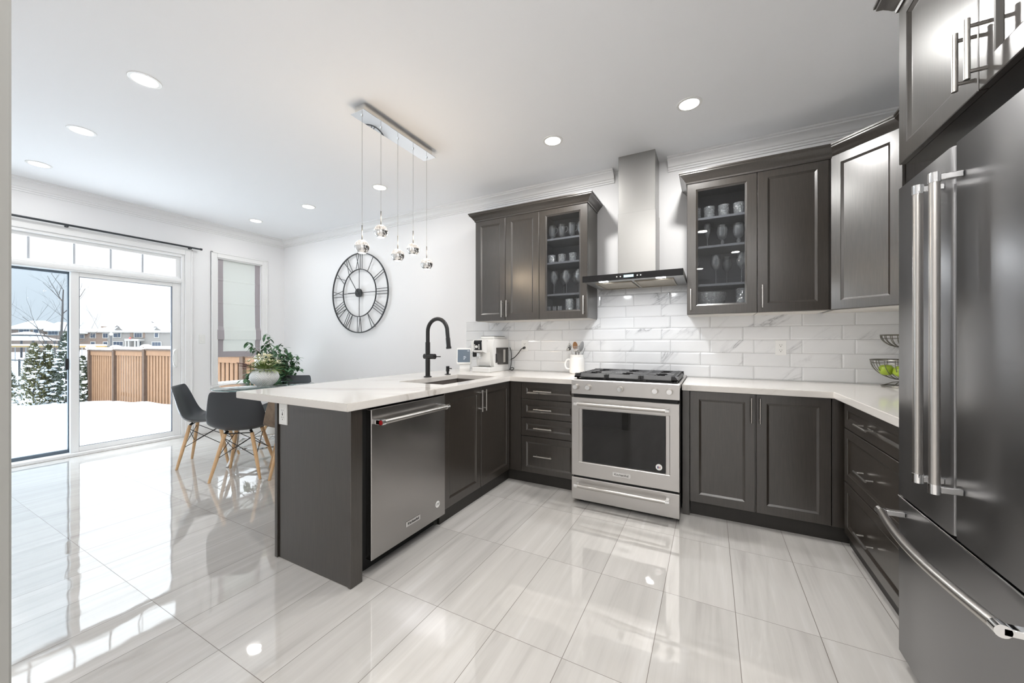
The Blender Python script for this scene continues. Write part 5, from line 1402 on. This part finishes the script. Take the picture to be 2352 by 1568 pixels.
# stone and brick semi seen through the fixed pane
cu = 297
hs = house('house', 'big stone and brick house with gabled dormers beyond the wooden fence', cu, D1, hx(391, cu, D1)-hx(202, cu, D1), 12, dz(762, D1), dz(737, D1), M['stone'],
      [(hx(214, cu, D1), dz(775, D1), 1.2, 1.0), (hx(243, cu, D1), dz(775, D1), 1.2, 1.0), (hx(266, cu, D1), dz(774, D1), 1.0, .9), (hx(274.5, cu, D1), dz(774, D1), .7, 1.0), (hx(318, cu, D1), dz(774, D1), 1.9, 1.0), (hx(360, cu, D1), dz(774, D1), .9, 1.0),
       (hx(214, cu, D1), dz(793, D1), 1.0, .8), (hx(243, cu, D1), dz(793, D1), 1.0, .8), (hx(272, cu, D1), dz(793, D1), 2.4, .9), (hx(360, cu, D1), dz(794, D1), 2.2, .9)])
for u0, u1 in ((202, 246), (299, 306), (325, 333)):
    MB().box(hx(u0, cu, D1), hx(u1, cu, D1), -.06, .05, 0 if u0 < 250 else dz(776, D1), dz(762, D1)-.02).build('brick_facing', M['brick'], hs, None, False)
q = MB(); q.box(hx(300, cu, D1), hx(332, cu, D1), -1.6, .1, dz(783, D1), dz(778, D1), .05); q.build('porch_roof', M['house_trim'], hs, None, False)
for u in (302, 309, 323, 330): MB().box(hx(u, cu, D1)-.16, hx(u, cu, D1)+.16, -1.5, -1.2, 0, dz(783, D1)).build('porch_column', M['house_trim'], hs, None, False)
MB().box(hx(310, cu, D1), hx(323, cu, D1), -.12, .05, 0, dz(785, D1)).build('front_door', P('navy_door', s(56, 66, 78), .5), hs, None, False)
q = MB(); q.sphere((hx(314.5, cu, D1), -1.75, dz(776.5, D1)), .2, 10, 8); q.build('red_wreath', P('wreath_red', s(190, 60, 60), .7), hs, None, False)
for u0, uc, u1, vt in ((264, 275, 285, 748), (355, 362, 372, 750)):
    q = MB(); z0 = dz(764, D1); q.prism([(hx(u0+2, cu, D1), z0-.1), (hx(u1-2, cu, D1), z0-.1), (hx(u1-2, cu, D1), dz(758, D1)), (hx(uc, cu, D1), dz(vt+2, D1)), (hx(u0+2, cu, D1), dz(758, D1))], 'y', -.25, 3); q.build('gable_wall', M['stone'], hs, None, False)
    q = MB(); q.prism([(hx(u0-3, cu, D1), dz(758.5, D1)), (hx(uc, cu, D1), dz(vt, D1)), (hx(u1+3, cu, D1), dz(758.5, D1)), (hx(u1+3, cu, D1), dz(757, D1)), (hx(uc, cu, D1), dz(vt-2.5, D1)), (hx(u0-3, cu, D1), dz(757, D1))], 'y', -.6, 4); q.build('gable_roof', M['snow'], hs, None, False)
    q = MB(); q.prism([(hx(uc-8, cu, D1), dz(752.5, D1)), (hx(uc, cu, D1), dz(vt, D1)+.05), (hx(uc+8, cu, D1), dz(752.5, D1)), (hx(uc, cu, D1), dz(vt+1.6, D1))], 'y', -.7, -.55); q.build('bare_shingles', M['shingle'], hs, None, False)
MB().box(hx(202, cu, D1), hx(207, cu, D1), 3, 4, dz(757, D1), dz(748, D1)).build('chimney', M['brick'], hs, None, False)
q = MB()
for (u0, v0, u1, v1) in ((301, 737.5, 333, 749), (243, 748, 270, 740)): q.tube([(hx(u0, cu, D1), 5.4, dz(v0, D1)+.1), (hx(u1, cu, D1), 5.4, dz(v1, D1)+.1)], .12, 5)
q.build('bare_ridge', M['shingle'], hs, None, False)
# brick row seen through the left leaf
D2 = 85.; cu = 62
house('house', 'long brick house under a snowy roof at the left of the patio door', cu, D2, 2*hx(98, cu, D2), 4, dz(755, D2), dz(735, D2), M['brick'],
      [(hx(50, cu, D2), dz(767, D2), 1.0, 1.0), (hx(62, cu, D2), dz(767, D2), 1.2, 1.2), (hx(84, cu, D2), dz(767, D2), 1.0, 1.0)])
cu = 122
house('house', 'brick house with triple window between row house and bare tree', cu, D2+.6, hx(146, cu, D2)-hx(98.5, cu, D2), 3.2, dz(759, D2), dz(738, D2), M['brick'], [(hx(123, cu, D2), dz(768, D2), 2.2, .8)])
cu = 180
house('house', 'far brick house behind the white door stile', cu, D2+30, 6.2, 5, dz(765, D2+28), dz(752, D2+28), M['brick'], [(1.2, dz(776, D2+28), 1.2, 1.0)])
cu = 402
house('house', 'grey house at the right behind the patio door edge', cu, D1+24, 6, 6, dz(764, D1+24), dz(752, D1+24), M['stone'], [(hx(394, cu, D1+24), dz(776, D1+24), .8, 1.0)])
# street lamp
lx, ly = at(255, 78); t = thing('street_lamp', 'dark street lamp post in front of the stone house', 'street lamp', (lx, ly, -.9))
MB().tube([(lx, ly, -.95), (lx, ly, dz(768, 78)-.9)], [.11, .09], 8).build('pole', P('lamp_post', s(44, 48, 54), .6), t)
MB().sphere((lx, ly, dz(767, 78)-.9), .32, 10, 8).build('lamp_head', M['house_trim'], t)
